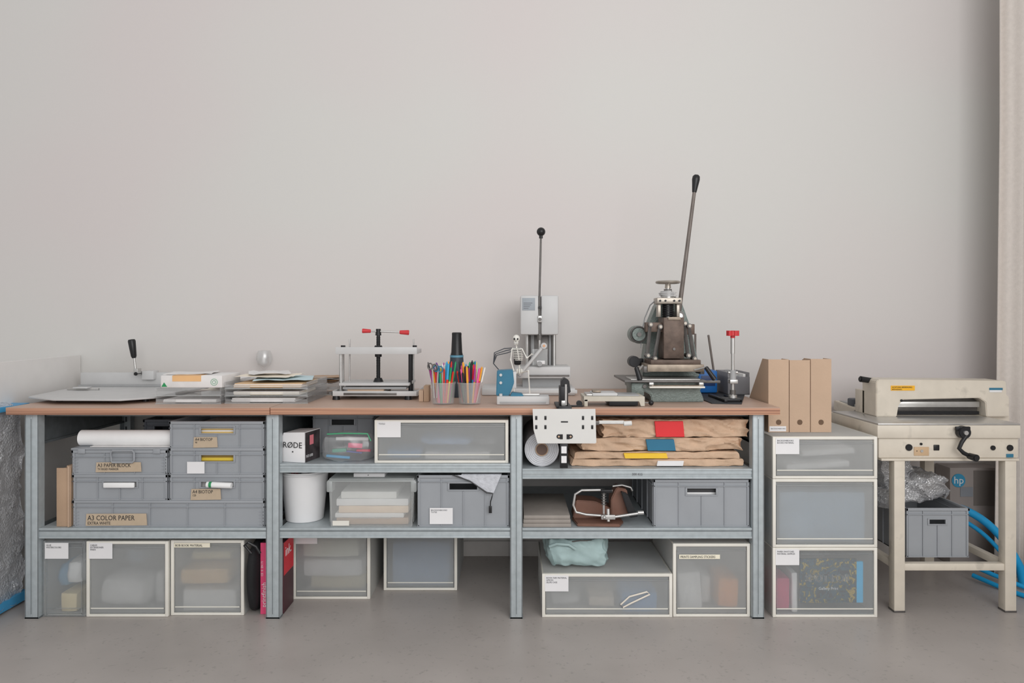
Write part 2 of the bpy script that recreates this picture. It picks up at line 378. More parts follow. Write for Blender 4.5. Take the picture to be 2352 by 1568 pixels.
def drawer(x0,x1,z0,z1,yf,dep,label,lines=None,frame=True,fr=.0135,conts=(),tapel=None,fm=None,group=None):
    e=.0006; z0+=e; yb=yf+dep; o=T('plastic_storage_box',label,'storage box',((x0+x1)/2,(yf+yb)/2,z0),group)
    fmn=cream if frame else frostc; f=fm or frostm
    b=B(); w=.003
    b.box(x0,x0+w,yf+.015,yb,z0,z1,shell).box(x1-w,x1,yf+.015,yb,z0,z1,shell).box(x0+w,x1-w,yf+.015,yb,z1-w,z1,shell).box(x0+w,x1-w,yf+.015,yb,z0,z0+w,shell).box(x0+w,x1-w,yb-w,yb,z0+w,z1-w,shell)
    for xx in (x0,x1-.006): b.box(xx,xx+.006,yf+.015,yb,z1-.006,z1+.0,fmn,.001)
    P(b,'case',o,'milky translucent plastic case')
    b=B(); b.box(x0,x0+fr,yf,yf+.016,z0,z1,fmn,.002).box(x1-fr,x1,yf,yf+.016,z0,z1,fmn,.002).box(x0+fr-.001,x1-fr+.001,yf,yf+.016,z1-fr*.9,z1,fmn,.002).box(x0+fr-.001,x1-fr+.001,yf,yf+.016,z0,z0+fr*.8,fmn,.002)
    P(b,'front_frame',o,'cream plastic frame' if frame else None)
    b=B(); g=.002; a0=x0+fr+g; a1=x1-fr-g; c0=z0+fr*.8+g; c1=z1-fr*.9-g
    b.box(a0,a1,yf+.003,yf+.0055,c0,c1-.016,f)
    b.box(a0,a1,yf+.0015,yf+.009,c1-.016,c1-.012,f,.001).box(a0,a1,yf+.008,yf+.010,c1-.016,c1,f)
    b.box(a0,a1,yf+.001,yf+.003,c0+.020,c0+.024,cream if frame else f).box(a0,a1,yf+.001,yf+.003,c0,c0+.004,f)
    b.box(a0,a0+.003,yf+.001,yf+.003,c0,c1-.016,f).box(a1-.003,a1,yf+.001,yf+.003,c0,c1-.016,f)
    b.box(a0+.004,a1-.004,yf+.006,yb-.01,z0+.006,z0+.009,shell)
    P(b,'drawer_front',o,'frosted see-through drawer front')
    if lines:
        cw=.098; ch=.066; px=x0+fr-.002; pz=z1-.006
        b=B().box(px,px+cw,yf-.0012,yf-.0002,pz-ch,pz,white); zz=pz-.013
        for ln in lines: b.text(ln,px+.006,zz,yf-.0018,.0095,greyink,sx=.9); zz-=.0092
        P(b,'label_card',o,'white card label with small grey print')
    if tapel:
        px=x0+tapel[0]; pz=z1-tapel[1]
        b=B().box(px,px+tapel[2],yf-.0012,yf-.0002,pz-.018,pz,mat('cream_tape',(215,208,190),.6)); b.text(tapel[3],px+.005,pz-.014,yf-.0018,.0135,ink,sx=.85)
        P(b,'tape_label',o,'cream tape strip with black handwriting')
    for k,(u0,u1,v0,v1,cc,nm,ang,yo) in enumerate(conts):
        W=a1-a0-.012; HH=z1-z0-.045; mm=mat('content_%d_%d_%d'%cc,cc,.6,0,1.7,.1,18)
        b=B(); xa=a0+.006+u0*W; xb=a0+.006+u1*W; za=z0+.0115+v0*HH; zb=z0+.0095+v1*HH
        if ang:
            ang=max(-4,min(4,ang)); za+=.012
            b.xf=roty((xa+xb)/2,(za+zb)/2,ang)
        d0=yf+.024+k*.03 if yo>.012 else yf+.020
        soft=nm in('fabric_bag','cable_bundle')
        b.wbox(xa,xb,d0,min(yb-.02,d0+.18),za,zb,mm,.010 if soft else .004,14 if soft else 10,10,.7 if soft else .3,k+int(px if lines else 3),True,3 if soft else 4,oct2=.5 if soft else 0)
        S(b,nm,CL.get(nm),CC.get(nm))
    return o

# ---- bay 1 shelf crates
y1=-.785; A=lambda px:X(px,y1); ZZ=lambda py:Z(py,y1)
G1='grey paper crates on the bottom shelf'
crate(A(165),A(609),S0,.485,y1,.6,'wide shallow grey plastic crate with paper label',0,.0,.04,(A(197),A(338),ZZ(1207),ZZ(1179),['A3 COLOR PAPER','EXTRA WHITE'],.029),None,G1,ribs=4)
crate(A(165),A(385),.485,.592,y1,.4,'grey plastic crate with white paper in its grip slot',.135,.026,.026,None,None,G1)
crate(A(163),A(385),.592,.694,y1,.4,'lidded grey plastic case crate with folding carry handle',0,.0,.04,(A(220),A(325),ZZ(1084),ZZ(1061),['A3 PAPER BLOCK','TV RIGID MARKER'],.021),None,G1,lid=True,ribs=2)
crate(A(387),A(609),.485,.592,y1,.4,'grey plastic crate labelled with torn tape',.135,.026,.026,(A(438),A(508),ZZ(1148),ZZ(1122),['A4 BIOTOP','120'],.02),None,G1)
crate(A(387),A(609),.592,.703,y1,.4,'grey plastic crate with blank white note on front',.135,.026,.03,None,(A(430),A(470),ZZ(1087),ZZ(1060),[]),G1)
crate(A(387),A(609),.703,.814,y1,.4,'grey plastic crate on top holding paper sheets',.135,.026,.024,(A(444),A(500),ZZ(1028),ZZ(1003),['A4 BIOTOP','90'],.017),None,G1)
b=B(); zc=ZZ(1046)
x0,x1_=A(258),A(311)
b.tube([(x0,y1-.008,zc+.014),(x0+.006,y1-.010,zc+.022),(x1_-.006,y1-.010,zc+.022),(x1_,y1-.010,zc+.014),(x1_,y1-.010,zc-.018),(x1_-.006,y1-.010,zc-.026),(x0+.006,y1-.010,zc-.026),(x0,y1-.010,zc-.018)],.0042,greyp,8,True)
par=[o for o in bpy.data.objects if o.type=='EMPTY' and 'carry handle' in o.get('label','')][0]
P(b,'carry_handle',par)
def papers(xa,xb,y,z0,z1,label,m,m2=None,dep=.3,n=4,nm='paper_stack'):
    b=B(); h=(z1-z0)/n
    for k in range(n):
        j=random.uniform(-.003,.003)
        b.box(xa+j,xb+j,y+random.uniform(0,.004),y+dep,z0+k*h,z0+(k+1)*h+.00005,(m2 if (m2 and k%2) else m),0)
    return S(b,nm,label,'paper')
yel=mat('yellow_paper',(200,165,60),.6,0,1.8); orp=mat('orange_paper',(206,164,104),.6,0,1.7)
wp2=mat('bright_sheets',(210,208,204),.7,0,1.6)
papers(A(425),A(570),y1+.02,.7085,.79,'stack of cream and ochre sheets inside grey crate',wp2,orp,n=11)
papers(A(425),A(570),y1+.02,.5975,.672,'stack of yellow card inside grey crate',yel,mat('dark_yellow',(140,114,50),.6),n=6)
papers(A(425),A(570),y1+.03,.4905,.566,'stack of white paper inside grey crate',wpaper,n=2)
papers(A(205),A(350),y1+.03,.4905,.566,'thick white paper stack inside lidded grey crate',wpaper,n=2)
S(B().box(A(240),A(311),y1-.012,y1-.0015,ZZ(1119),ZZ(1107),wp2,.004),'folded_paper','folded white paper sticking out of crate grip','paper')
S(B().cyl((A(478),y1-.012,ZZ(1111)),(A(535),y1-.014,ZZ(1113)),.012,wp2).cyl((A(484),y1-.0128,ZZ(1111)),(A(490),y1-.0130,ZZ(1111)),.0123,mat('green_print',(40,130,80),.6)),'paper_roll','small rolled white sheet sticking out of crate','paper roll')
b=B(); zr=.7035+.033
b.cyl((A(168),y1+.06,zr),(A(384),y1+.06,zr),.033,wp2,seg=40); b.cyl((A(167),y1+.06,zr),(A(168)+.001,y1+.06,zr),.030,mat('roll_core',(190,186,184),.8),seg=32)
b.torus((A(167.5),y1+.06,zr),.02,.0015,wpaper,'x')
b.box(A(200),A(386),y1+.02,y1+.1,.7037,.706,wpaper)
S(b,'paper_roll','thick roll of white paper lying on lidded crate','paper roll')
crate(-1.62,-1.44,.7040,.80,y1+.16,.17,'small dark grey crate standing behind paper roll',.08,.02,.03,mt=greyd)
b=B(); a0=A(128);a1=A(161)
b.box(a0,a0+.005,-.775,-.42,S0+.001,ZZ(1080),cardb,.001).box(a1-.02,a1-.015,-.775,-.42,S0+.001,ZZ(1070),cardb,.001).box(a0,a1,-.78,-.775,S0+.001,ZZ(1075),cardb,.001).box(a1-.008,a1-.002,-.79,-.4,S0+.001,ZZ(1070),cardl,.001)
S(b,'cardboard_box','flattened tan cardboard box standing upright on shelf','cardboard')

# ---- floor row bay 1
GD='frosted drawer boxes under the bench'
drawer(A(97),A(196),0,.315,-.785,.44,'narrow clear plastic drawer box with white label',['GLUE','WATERCOLORS'],False,conts=[(.45,.95,.4,.8,(206,208,210),'fabric_bag',3,.0),(.02,.42,.3,.7,(96,130,156),'cable_bundle',4,.03),(.3,.8,0,.3,(200,176,140),'cardboard_pack',0,.01)],fm=frostc,group=GD)
drawer(A(198),A(386),0,.315,-.785,.44,'cream framed frosted drawer box full of cables',['CABLES','EXTENSIONER','FINDS'],conts=[(.05,.70,.02,.52,(200,204,212),'fabric_bag',4,0),(.35,.62,.64,.94,(110,122,136),'cable_bundle',4,.02),(.76,.98,.05,.55,(224,224,224),'paper_bundle',0,.02)],group=GD)
drawer(A(388),A(557),0,.315,-.770,.44,'cream framed frosted drawer box holding cardboard packs',None,tapel=(.015,.012,.15,'BOB BOOK MATERIAL'),conts=[(.05,.95,.0,.34,(220,212,206),'paper_bundle',0,.01),(.03,.8,.42,.66,(198,160,116),'cardboard_pack',0,0),(.1,.75,.72,.86,(206,180,140),'cardboard_pack',0,.02)],group=GD)
b=B(); b.wbox(A(562),A(592),-.80,-.52,.004,.305,mat('black_fabric',(28,28,30),.8,0,1,.1,20,.2,90),.006,8,10,.9,3,True,3)
bg=T('carry_bag','round black fabric bag standing between storage boxes','bag',(A(577),-.66,0))
P(b,'bag_body',bg); P(B().tube([(A(580),-.80,.27),(A(566),-.806,.305),(A(575),-.808,.318),(A(592),-.806,.30),(A(600),-.80,.27)],.006,black),'strap',bg)
mag=mat('magenta_print',(206,70,110),.5); redp=mat('red_print',(196,28,44),.45)
bx=T('printed_box','red and magenta printed box with white lettering','box',(-1.01,-.68,0))
xa,xb=-1.056,-.960
P(B().box(xa,xb,-.755,-.62,.001,.30,mat('dark_print',(70,40,46),.5),.001).box(xa-.001,xa+.035,-.757,-.7545,.001,.30,mag).box(xb-.0005,xb+.0006,-.752,-.622,.16,.298,redp),'box_body',bx)
P(B().text('printfinish',xa+.022,.03,-.758,.026,white,rot=math.pi/2),'lettering',bx,'white printed lettering')
P(B().text('CE  0  EN 71',xa+.010,.16,-.758,.012,white,rot=math.pi/2),'lettering',bx,'white printed lettering')
P(B().text('ink.',xb+.0010,.235,-.735,.06,white,face='r'),'lettering',bx,'white printed lettering')

# ---- bay 2 floor
drawer(X(672,-.595),X(850,-.595),0,.318,-.595,.44,'cream framed frosted drawer box with pale packs',['BACKSONBOOKS','DAMPF/ORTOZAP'],conts=[(.05,.9,.62,.95,(218,196,178),'cardboard_pack',0,0),(.05,.95,.30,.58,(208,196,204),'paper_bundle',0,.01),(.1,.95,.02,.26,(218,180,148),'cardboard_pack',0,.02)],group=GD)
drawer(X(881,-.49),X(1050,-.49),0,.322,-.49,.44,'cream framed frosted drawer box with bluish contents',None,conts=[(.03,.97,.0,.75,(112,136,166),'paper_bundle',0,.05)],group=GD)
# ---- bay 3 floor
drawer(A(1245),A(1544),0,.181,-.79,.44,'wide low frosted drawer box with ribbon inside',['BOOK FAIR MATERIAL','APRON','SELFIE CASE'],conts=[(.62,.93,.0,.6,(60,120,170),'book',0,.015),(.36,.58,.0,.4,(190,176,160),'paper_bundle',3,.03),(.05,.3,.0,.35,(170,170,170),'fabric_bag',0,.03)],group=GD)
b=B(); b.tube([(A(1425),-.7935,.055),(A(1445),-.7935,.088),(A(1485),-.7935,.108),(A(1492),-.7935,.098),(A(1450),-.7935,.062),(A(1430),-.7935,.043)],.0035,mat('cream_ribbon',(206,198,186),.6),6,True)
S(b,'ribbon','cream looped ribbon lying against low storage box','ribbon')
drawer(A(1546),.9925,0,.305,-.785,.44,'cream framed frosted drawer box with orange pack',None,tapel=(.025,.045,.17,'PRINTS SAMPLING STICKERS'),conts=[(.02,.38,.0,.65,(212,212,214),'paper_bundle',-4,.02),(.62,.92,.03,.55,(240,120,40),'orange_pack',3,.0),(.43,.57,.0,.5,(206,200,194),'paper_bundle',3,.03)],group=GD)
pz=.1825; pb=T('pouch','pale turquoise zipped fabric pouch lying on storage box','pouch',(X(1322,-.6),-.62,pz))
pm=mat('turquoise_fabric',(150,170,170),.6,0,1.3,.1,14,.3,24)
xa,xb=X(1249,-.66),X(1398,-.66)
P(B().wbox(xa,xb,-.755,-.54,pz+.001,pz+.138,pm,.012,11,24,.8,5,True,3.2,oct2=.5,ridge=.008),'pouch_body',pb)
P(B().tube([(xa+.09,-.735,pz+.112),(xa+.15,-.74,pz+.122),(xa+.2,-.732,pz+.12),(xa+.25,-.71,pz+.105)],.003,dsteel),'zipper',pb,'dark zipper')
P(B().tube([(xa+.02,-.748,pz+.10),(xa+.05,-.762,pz+.115),(xa+.10,-.765,pz+.112),(xa+.13,-.755,pz+.09)],.006,pm),'handle',pb)

# ---- bay 2 mid shelf
bx=T('carton','white product carton with slanted lid and black lettering','box',(X(690,-.72),-.70,S1)); M=rotz(X(678,-.76),-.74,-14)
xa,xb=X(648,-.76),X(708,-.76); b=B(); b.xf=M
b.box(xa,xb,-.77,-.64,S1+.001,S1+.075,white,.001)
b.prism([(xa-.003,S1+.075),(xb,S1+.075),(xb,S1+.128),(xa+.012,S1+.123)],'y',-.772,-.64,white,.001)
P(b,'carton_body',bx)
b=B(); b.xf=M; b.text('RØDE',(xa+xb)/2,S1+.062,-.7735,.034,ink,align='CENTER'); P(b,'lettering',bx,'black lettering')
b=B(); b.xf=M; b.cyl(((xa+xb)/2,-.7705,S1+.045),((xa+xb)/2,-.772,S1+.045),.003,ink); P(b,'logo',bx,'small black dot')
b=B(); b.xf=M; b.box(xb,xb+.0012,-.765,-.645,S1+.002,S1+.125,mat('photo_print',(70,64,66),.35,0,1,.5,30)); b.box(xb+.0012,xb+.002,-.73,-.70,S1+.07,S1+.11,mat('pink_print',(210,120,130),.5)); b.text('NT-USB',xb+.002,S1+.02,-.76,.016,white,face='r')
P(b,'printed_side',bx,'dark printed side panel')
zb=T('zip_bag','clear zip bag with green zipper full of craft supplies','bag',(X(797,-.72),-.70,S1))
xa,xb=X(737,-.75),X(857,-.75)
P(B().wbox(xa,xb,-.775,-.62,S1+.001,S1+.115,clearb,.012,14,14,.7,9,True,3,oct2=.3),'bag_body',zb)
P(B().tube([(xa+.03,-.765,S1+.118),(xa+.1,-.77,S1+.122),(xb-.02,-.768,S1+.12),(xb-.006,-.768,S1+.09)],.003,mat('green_zip',(70,150,110),.5)),'zipper',zb,'green zipper')
cont=[((70,140,180),.0,.10,.01,.02),((216,90,120),.09,.15,.05,.07),((80,140,120),.02,.08,.03,.045),((200,60,90),.12,.18,.03,.04),((210,210,210),.03,.17,.076,.09),((100,110,180),.05,.14,.022,.028)]
for k,(c,u0,u1,v0,v1) in enumerate(cont):
    b=B(); b.xf=roty(xa+.02+(u0+u1)/2,S1+(v0+v1)/2,random.uniform(-8,8)); b.box(xa+.02+u0,xa+.02+u1,-.745+.012*k,-.730+.012*k,S1+.004+v0,S1+.004+v1,mat('sup_%d_%d_%d'%c,c,.5,0,1.6),.002)
    S(b,'marker_pen','coloured craft supply inside clear zip bag','pen')
crate(X(716,-.55),X(858,-.55),S1,.82,-.55,.35,'grey plastic crate standing behind zip bag',.1,.025,.03)
S(B().wbox(X(770,-.5),X(850,-.5),-.50,-.3,.822,.844,mat('navy_fabric',(30,50,80),.7),.002,10,5,.4),'fabric_cover','navy fabric folded on top of grey crate','fabric')
drawer(A(860),A(1168),S1,.820,-.785,.44,'wide cream framed frosted drawer box holding tools',['TOOLS'],conts=[(.3,.75,.35,.68,(120,146,180),'cable_bundle',3,0),(.35,.9,.0,.25,(205,205,200),'paper_bundle',0,.0),(.79,.95,.35,.65,(110,110,112),'cable_bundle',-4,.0),(.05,.33,.05,.3,(80,130,175),'book',0,.0)],group='drawer boxes on shelves')

# ---- bay 2 bottom shelf
bc=(X(699,-.66),-.652,S0+.0006); bk=T('bucket','white plastic bucket filled with small tools','bucket',bc)
wb=mat('white_bucket_plastic',(204,204,205),.4,0,1.35,.02)
P(B().lathe([(.077,0),(.080,.003),(.099,.19),(.103,.205),(.104,.214),(.100,.214),(.096,.20),(.077,.006),(.0,.005)],bc,wb,40),'bucket_body',bk)
P(B().torus((bc[0],bc[1],bc[2]+.203),.1035,.004,wb,'z',40),'rim',bk)
S(B().cyl((bc[0]+.0,bc[1]-.055,S0+.19),(bc[0]+.055,bc[1]-.075,S0+.255),.011,white,bv=.003),'glue_tube','white tube leaning out of white bucket','tube')
S(B().cyl((bc[0]-.065,bc[1]+.03,S0+.18),(bc[0]-.045,bc[1]+.05,S0+.24),.008,red,bv=.002),'screwdriver','red handled tool standing in white bucket','tool')
S(B().torus((bc[0]-.02,bc[1],S0+.215),.025,.004,red,'y').cyl((bc[0]-.02,bc[1],S0+.172),(bc[0]-.02,bc[1],S0+.19),.004,steel),'scissors','red handled scissors standing in white bucket','scissors')
S(B().wbox(bc[0]-.06,bc[0]+.06,bc[1]-.06,bc[1]+.06,S0+.01,S0+.17,mat('grey_cloth',(160,160,165),.7),.006,14,8,.9,4,True,4,True),'cloth','crumpled grey cloth inside white bucket','cloth')
xa,xb=A(752),A(954); cb=T('clear_storage_box','clear plastic box with lid holding paper packs','storage box',((xa+xb)/2,-.6,S0)); yA,yB=-.785,-.42; zt=S0+.205
b=B()
for (q0,q1) in ((yA,yA+.003),(yB-.003,yB)):
    o_=.004 if q0<-.6 else 0
    b.prism([(xa+.014,S0+.001),(xb-.014,S0+.001),(xb-.004,zt-.015),(xa+.004,zt-.015)],'y',q0+o_,q1+o_,clearb)
b.box(xa+.008,xa+.011,yA+.008,yB-.004,S0+.02,zt-.015,clearb).box(xb-.011,xb-.008,yA+.008,yB-.004,S0+.02,zt-.015,clearb).box(xa+.014,xb-.014,yA+.008,yB-.004,S0+.001,S0+.004,clearb)
for k in (0,1): 
    xx=xa+.014+k*(xb-xa-.03); b.box(xx,xx+.003,yA+.002,yA+.006,S0+.004,zt-.02,clearb)
b.box(xa+.10,xb-.10,yA+.001,yA+.004,S0+.035,S0+.04,clearb)
P(b,'box_body',cb)
lidm=frost('milky_lid_plastic',(200,204,204),.5,.2,1.35,True,0,.08)
b=B().box(xa,xb,yA,yB,zt-.018,zt-.010,lidm,.003).box(xa+.006,xb-.006,yA+.004,yB-.004,zt-.010,zt-.004,lidm,.002).box(xa-.004,xa+.02,yA+.0,yA+.05,zt-.06,zt-.014,lidm,.004).box(xb-.02,xb+.004,yA,yA+.05,zt-.06,zt-.014,lidm,.004)
P(b,'lid',cb,'milky plastic lid')
zc=S0+.006
for k,(w0,w1,h,m) in enumerate(((.03,.03,.028,cardl),(.025,.05,.02,wp2),(.04,.03,.03,mat('peach_paper',(205,180,160),.7,0,1.6)),(.03,.03,.03,wp2),(.05,.08,.03,mat('cream_sheets',(214,208,196),.7,0,1.6)))):
    S(B().wbox(xa+w0,xb-w1,yA+.02,yA+.26,zc,zc+h-.001,m,.0015,10,6,.1,k,True,4,True),'paper_pack','paper pack stacked inside clear plastic box','paper',group='packs in clear box'); zc+=h
P(B().box(xa+.021,xa+.09,yA+.001,yA+.0028,S0+.006,S0+.026,cream),'label_card',cb)
S(B().box(A(808),A(880),-.75,-.66,zt-.0035,zt+.012,white,.001).cyl((A(842),-.751,zt+.004),(A(842),-.7495,zt+.004),.002,ink),'small_carton','flat white carton lying on clear box lid','box')
crate(A(957),A(1171),S0,.590,-.785,.4,'deep grey plastic crate with card label and bag inside',.115,.026,.035,None,(A(987),A(1040),ZZ(1203),ZZ(1166),['BACKSONBOOKS','TOTES']),ribs=3)
b=B(); gx=lambda px:A(px); sm_=mat('silver_mesh',(176,178,184),.5,0,1.35,.12,60,.3,140)
b.prism([(gx(1050),.592),(gx(1152),.594),(gx(1146),ZZ(1102)),(gx(1134),ZZ(1131)),(gx(1118),ZZ(1128)),(gx(1085),ZZ(1106))],'y',-.793,-.788,sm_,.001)
mb=T('mesh_pouch','silver mesh pouch draped over crate rim with black cord','pouch',(gx(1110),-.79,.56))
b.box(gx(1060),gx(1152),-.79,-.70,.5915,.595,sm_,.001)
P(b,'pouch_body',mb); P(B().tube([(gx(1040),-.796,.5935),(gx(1080),-.797,ZZ(1103)),(gx(1118),-.797,ZZ(1130)),(gx(1132),-.797,ZZ(1132)),(gx(1130),-.797,ZZ(1140)),(gx(1127),-.797,ZZ(1150)),(gx(1126),-.797,ZZ(1165))],.0022,black).box(gx(1123),gx(1130),-.80,-.795,ZZ(1176),ZZ(1160),black,.001),'cord',mb,'black cord with toggle')

# ---- bay 3 mid shelf
rc=(X(1243,-.70),-.70,0); rr=.072; zr=S2+rr+.001
rl=T('bubble_wrap_roll','roll of bubble wrap lying on shelf with open core','bubble wrap',(rc[0],-.5,S2))
b=B(); b.cyl((rc[0],-.76,zr),(rc[0],-.3,zr),rr,mat('bubble_roll',(176,177,181),.35,0,1.3,.12,40,.6,70),seg=40)
P(b,'roll',rl)
b=B()
pts=[]
for k in range(150):
    an=k*.22; r_=.030+.039*k/150; pts.append((rc[0]+r_*math.cos(an),-.761,zr+r_*math.sin(an)))
b.tube(pts,.0020,mat('bubble_edge',(200,201,205),.3),6)
P(b,'spiral_layers',rl)
P(B().cyl((rc[0],-.764,zr),(rc[0],-.759,zr),.024,mat('core_brown',(96,80,72),.8),seg=28).torus((rc[0],-.765,zr),.025,.002,cardb,'y'),'core',rl,'brown cardboard core')
yk=-.76; K=lambda px:X(px,yk); GK='kraft paper packages on the shelf'
packs=[(1308,1713,S2+.001,.652,(1510,1570),white,'white'),(1312,1704,.6525,.684,(1432,1530),mat('yellow_label',(222,176,50),.5),'yellow'),(1330,1712,.6845,.742,(1483,1547),mat('petrol_label',(40,100,128),.5),'petrol blue'),(1376,1726,.7425,.818,(1503,1568),mat('red_label',(198,44,48),.5),'red')]
for k,(p0,p1,z0,z1,(t0,t1),tm,nm) in enumerate(packs):
    o=T('paper_package','crumpled kraft paper package with %s label stripe'%nm,'package',(K((p0+p1)/2),-.5,z0),GK)
    P(B().wbox(K(p0),K(p1),yk,-.30,z0,z1,kraft,.008 if k>1 else .005,8,44,.22,k*3+1,True,7,True,.5,ridge=.016 if k>1 else .008),'wrapping',o)
    zz=z0+.004; z9=z1-.006
    b=B(); a=K(t0);c=K(t1); sk=[-.004,.006,.008,.006][k]
    b.prism([(a+sk,zz),(c+sk,zz),(c,z9),(a,z9)],'y',yk-.008,yk+.004,tm,.001)
    P(b,'label_stripe',o,'%s paper label stripe'%nm)

# ---- bay 3 bottom shelf
for k in range(3):
    S(B().box(X(1201,-.79)+.002*k,X(1312,-.79)-.002*k,-.79+.004*k,-.40,S0+.0008+.016*k,S0+.016+.016*k,mat('greyboard',(140,133,127),.8,0,1.3,.05,20),.002),'greyboard_stack','grey bookbinding board pack lying on shelf','board',group='greyboard packs')
pn=T('paper_punch','brown cast paper punch with chrome lever handles','hole punch',(X(1395,-.7),-.68,S0))
br=mat('brown_enamel',(108,78,66),.35,0,1.4,.1,20); Q=lambda px:X(px,-.74); R=lambda py:Z(py,-.74)
z=S0+.001
P(B().prism([(Q(1316),-.68),(Q(1324),-.78),(Q(1420),-.79),(Q(1432),-.74),(Q(1425),-.60),(Q(1345),-.56)],'z',z,z+.012,br,.003),'base',pn)
b=B().prism([(Q(1318),z+.012),(Q(1350),z+.012),(Q(1410),z+.02),(Q(1412),z+.05),(Q(1370),z+.085),(Q(1325),z+.09)],'y',-.70,-.60,br,.004)
b.prism([(Q(1405),z+.02),(Q(1450),z+.035),(Q(1442),z+.14),(Q(1418),z+.15),(Q(1405),z+.10)],'y',-.72,-.64,br,.004)
b.prism([(Q(1445),z+.03),(Q(1464),z+.035),(Q(1440),z+.13),(Q(1425),z+.14)],'y',-.76,-.73,blackm,.003)
P(b,'body',pn)
P(B().tube([(Q(1405),-.76,z+.145),(Q(1375),-.76,z+.148),(Q(1335),-.76,z+.147),(Q(1320),-.76,z+.13),(Q(1316),-.76,z+.085),(Q(1322),-.76,z+.055),(Q(1345),-.765,z+.046),(Q(1385),-.77,z+.042),(Q(1400),-.77,z+.04)],.0055,steel,10),'lever',pn,'chrome loop lever')
P(B().tube([(Q(1410),-.70,z+.15),(Q(1432),-.70,z+.155),(Q(1452),-.70,z+.145),(Q(1456),-.70,z+.13)],.005,steel,10),'lever',pn,'chrome loop lever')
b=B(); b.box(Q(1378),Q(1410),-.785,-.765,z+.03,z+.048,steel,.002).cyl((Q(1400),-.77,z+.035),(Q(1472),-.77,z+.055),.006,steel).cyl((Q(1462),-.77,z+.055),(Q(1475),-.77,z+.056),.009,steel)
b.cyl((Q(1395),-.775,z+.02),(Q(1395),-.765,z+.07),.007,steel).sph((Q(1385),-.785,z+.04),.008,steel)
for q in range(5): b.torus((Q(1385),-.765,z+.09+.011*q),.009,.0022,dsteel,'z',16)
b.cyl((Q(1385),-.765,z+.05),(Q(1385),-.765,z+.15),.005,steel); b.box(Q(1378),Q(1404),-.775,-.755,z+.138,z+.152,blackm,.002)
P(b,'mechanism',pn,'steel spring and punch pins')
crate(A(1500),A(1724),S0,.572,-.785,.55,'grey plastic crate with ribbed front on shelf',.12,.026,.038,ribs=3)
papers(A(1575),A(1660),-.76,.38,.535,'dark and white sheets standing inside grey crate',mat('dark_sheet',(60,60,62),.6),wp2,n=7)

# ---------------------------------------------------------------- wrapped panel at bench end
pl=T('wrapped_board','large white board partly wrapped in bubble wrap and blue tape','board',(-2.22,-.42,0))
P(B().prism([(-2.20,-.92),(-2.175,-.92),(-2.262,-.01),(-2.285,-.01)],'z',.001,1.054,mat('white_board_paint',(200,198,196),.5,0,1.4,.02)),'board',pl)
P(B().wbox(-2.235,-2.135,-1.0,-.62,.001,.875,bubble,.022,6,36,.25,4,True,6,False,.7,ridge=.018),'bubble_wrap',pl,'crinkled clear bubble wrap')
tp=mat('blue_tape',(70,150,196),.4,0,1.2,.06)
P(B().wbox(-2.245,-2.130,-1.01,-.60,.01,.050,tp,.006,9,8,.1,4),'tape',pl,'blue adhesive tape')
P(B().wbox(-2.240,-2.128,-1.01,-.60,.850,.872,tp,.004,9,8,.1,2),'tape',pl,'blue adhesive tape')

# ---------------------------------------------------------------- trimmer
tr=T('paper_trimmer','light grey paper trimmer with black handle on worktop','paper trimmer',(-1.8,-.45,TZ))
P(B().prism([(-2.125,-.62),(-1.95,-.725),(-1.66,-.735),(-1.56,-.64),(-1.53,-.12),(-2.19,-.12),(-2.17,-.35)],'z',TZ+.016,TZ+.024,lgrey,.002),'base_plate',tr)
for x,y in ((-2.0,-.6),(-1.62,-.6),(-2.0,-.2),(-1.62,-.2)): P(B().cyl((x,y,TZ+.0005),(x,y,TZ+.016),.014,black,seg=16),'foot',tr,'black rubber foot')
P(B().box(-2.185,-1.49,-.14,-.12,TZ+.02,TZ+.095,lgrey,.003).box(-2.185,-1.49,-.16,-.14,TZ+.024,TZ+.034,mgrey,.002).box(-1.86,-1.80,-.17,-.11,TZ+.06,TZ+.105,lgrey,.004),'back_fence',tr)
P(B().box(-2.13,-1.98,-.34,-.325,TZ+.024,TZ+.034,steel,.002).box(-2.09,-2.02,-.36,-.32,TZ+.034,TZ+.04,lgrey,.002),'paper_guide',tr,'steel paper guide')
h=-.2; 
b=B().cyl((X(313,h),h,Z(862,h)),(X(308,h),h,Z(820,h)),.006,steel).cyl((X(314,h),h-.01,Z(858,h)),(X(314,h),h+.05,Z(858,h)),.009,blackm).box(X(308,h),X(318,h),h-.008,h+.03,TZ+.085,Z(846,h),steel,.002)
P(b,'handle_rod',tr,'steel rod')
P(B().lathe([(.009,0),(.013,.01),(.016,.05),(.018,.085),(.015,.093),(.0,.095)],(0,0,0),black,20,Matrix.Translation((X(308,h),h,Z(822,h)))@Matrix.Rotation(math.radians(-8),4,'Y')),'handle_grip',tr,'black tapered grip')

def tray(x0,x1,y0,y1,z0,tiers,th,label):
    o=T('letter_tray',label,'letter tray',((x0+x1)/2,(y0+y1)/2,z0),'clear letter trays')
    for k in range(tiers):
        za=z0+.0006+k*th; b=B()
        b.box(x0,x1,y0,y1,za,za+.003,clear).box(x0,x0+.003,y0,y1,za+.003,za+th-.001,clear).box(x1-.003,x1,y0,y1,za+.003,za+th-.001,clear).box(x0+.003,x1-.003,y1-.003,y1,za+.003,za+th-.001,clear)
        b.box(x0,x0+(x1-x0)*.3,y0,y0+.003,za+.003,za+th*.6,clear).box(x1-(x1-x0)*.3,x1,y0,y0+.003,za+.003,za+th*.6,clear)
        b.box(x0-.003,x0+.004,y0,y1,za+th-.004,za+th-.001,clear).box(x1-.004,x1+.003,y0,y1,za+th-.004,za+th-.001,clear)
        b.box(x0-.002,x1+.002,y0-.0015,y0,za,za+.003,lidm)
        P(b,'tray_tier',o)
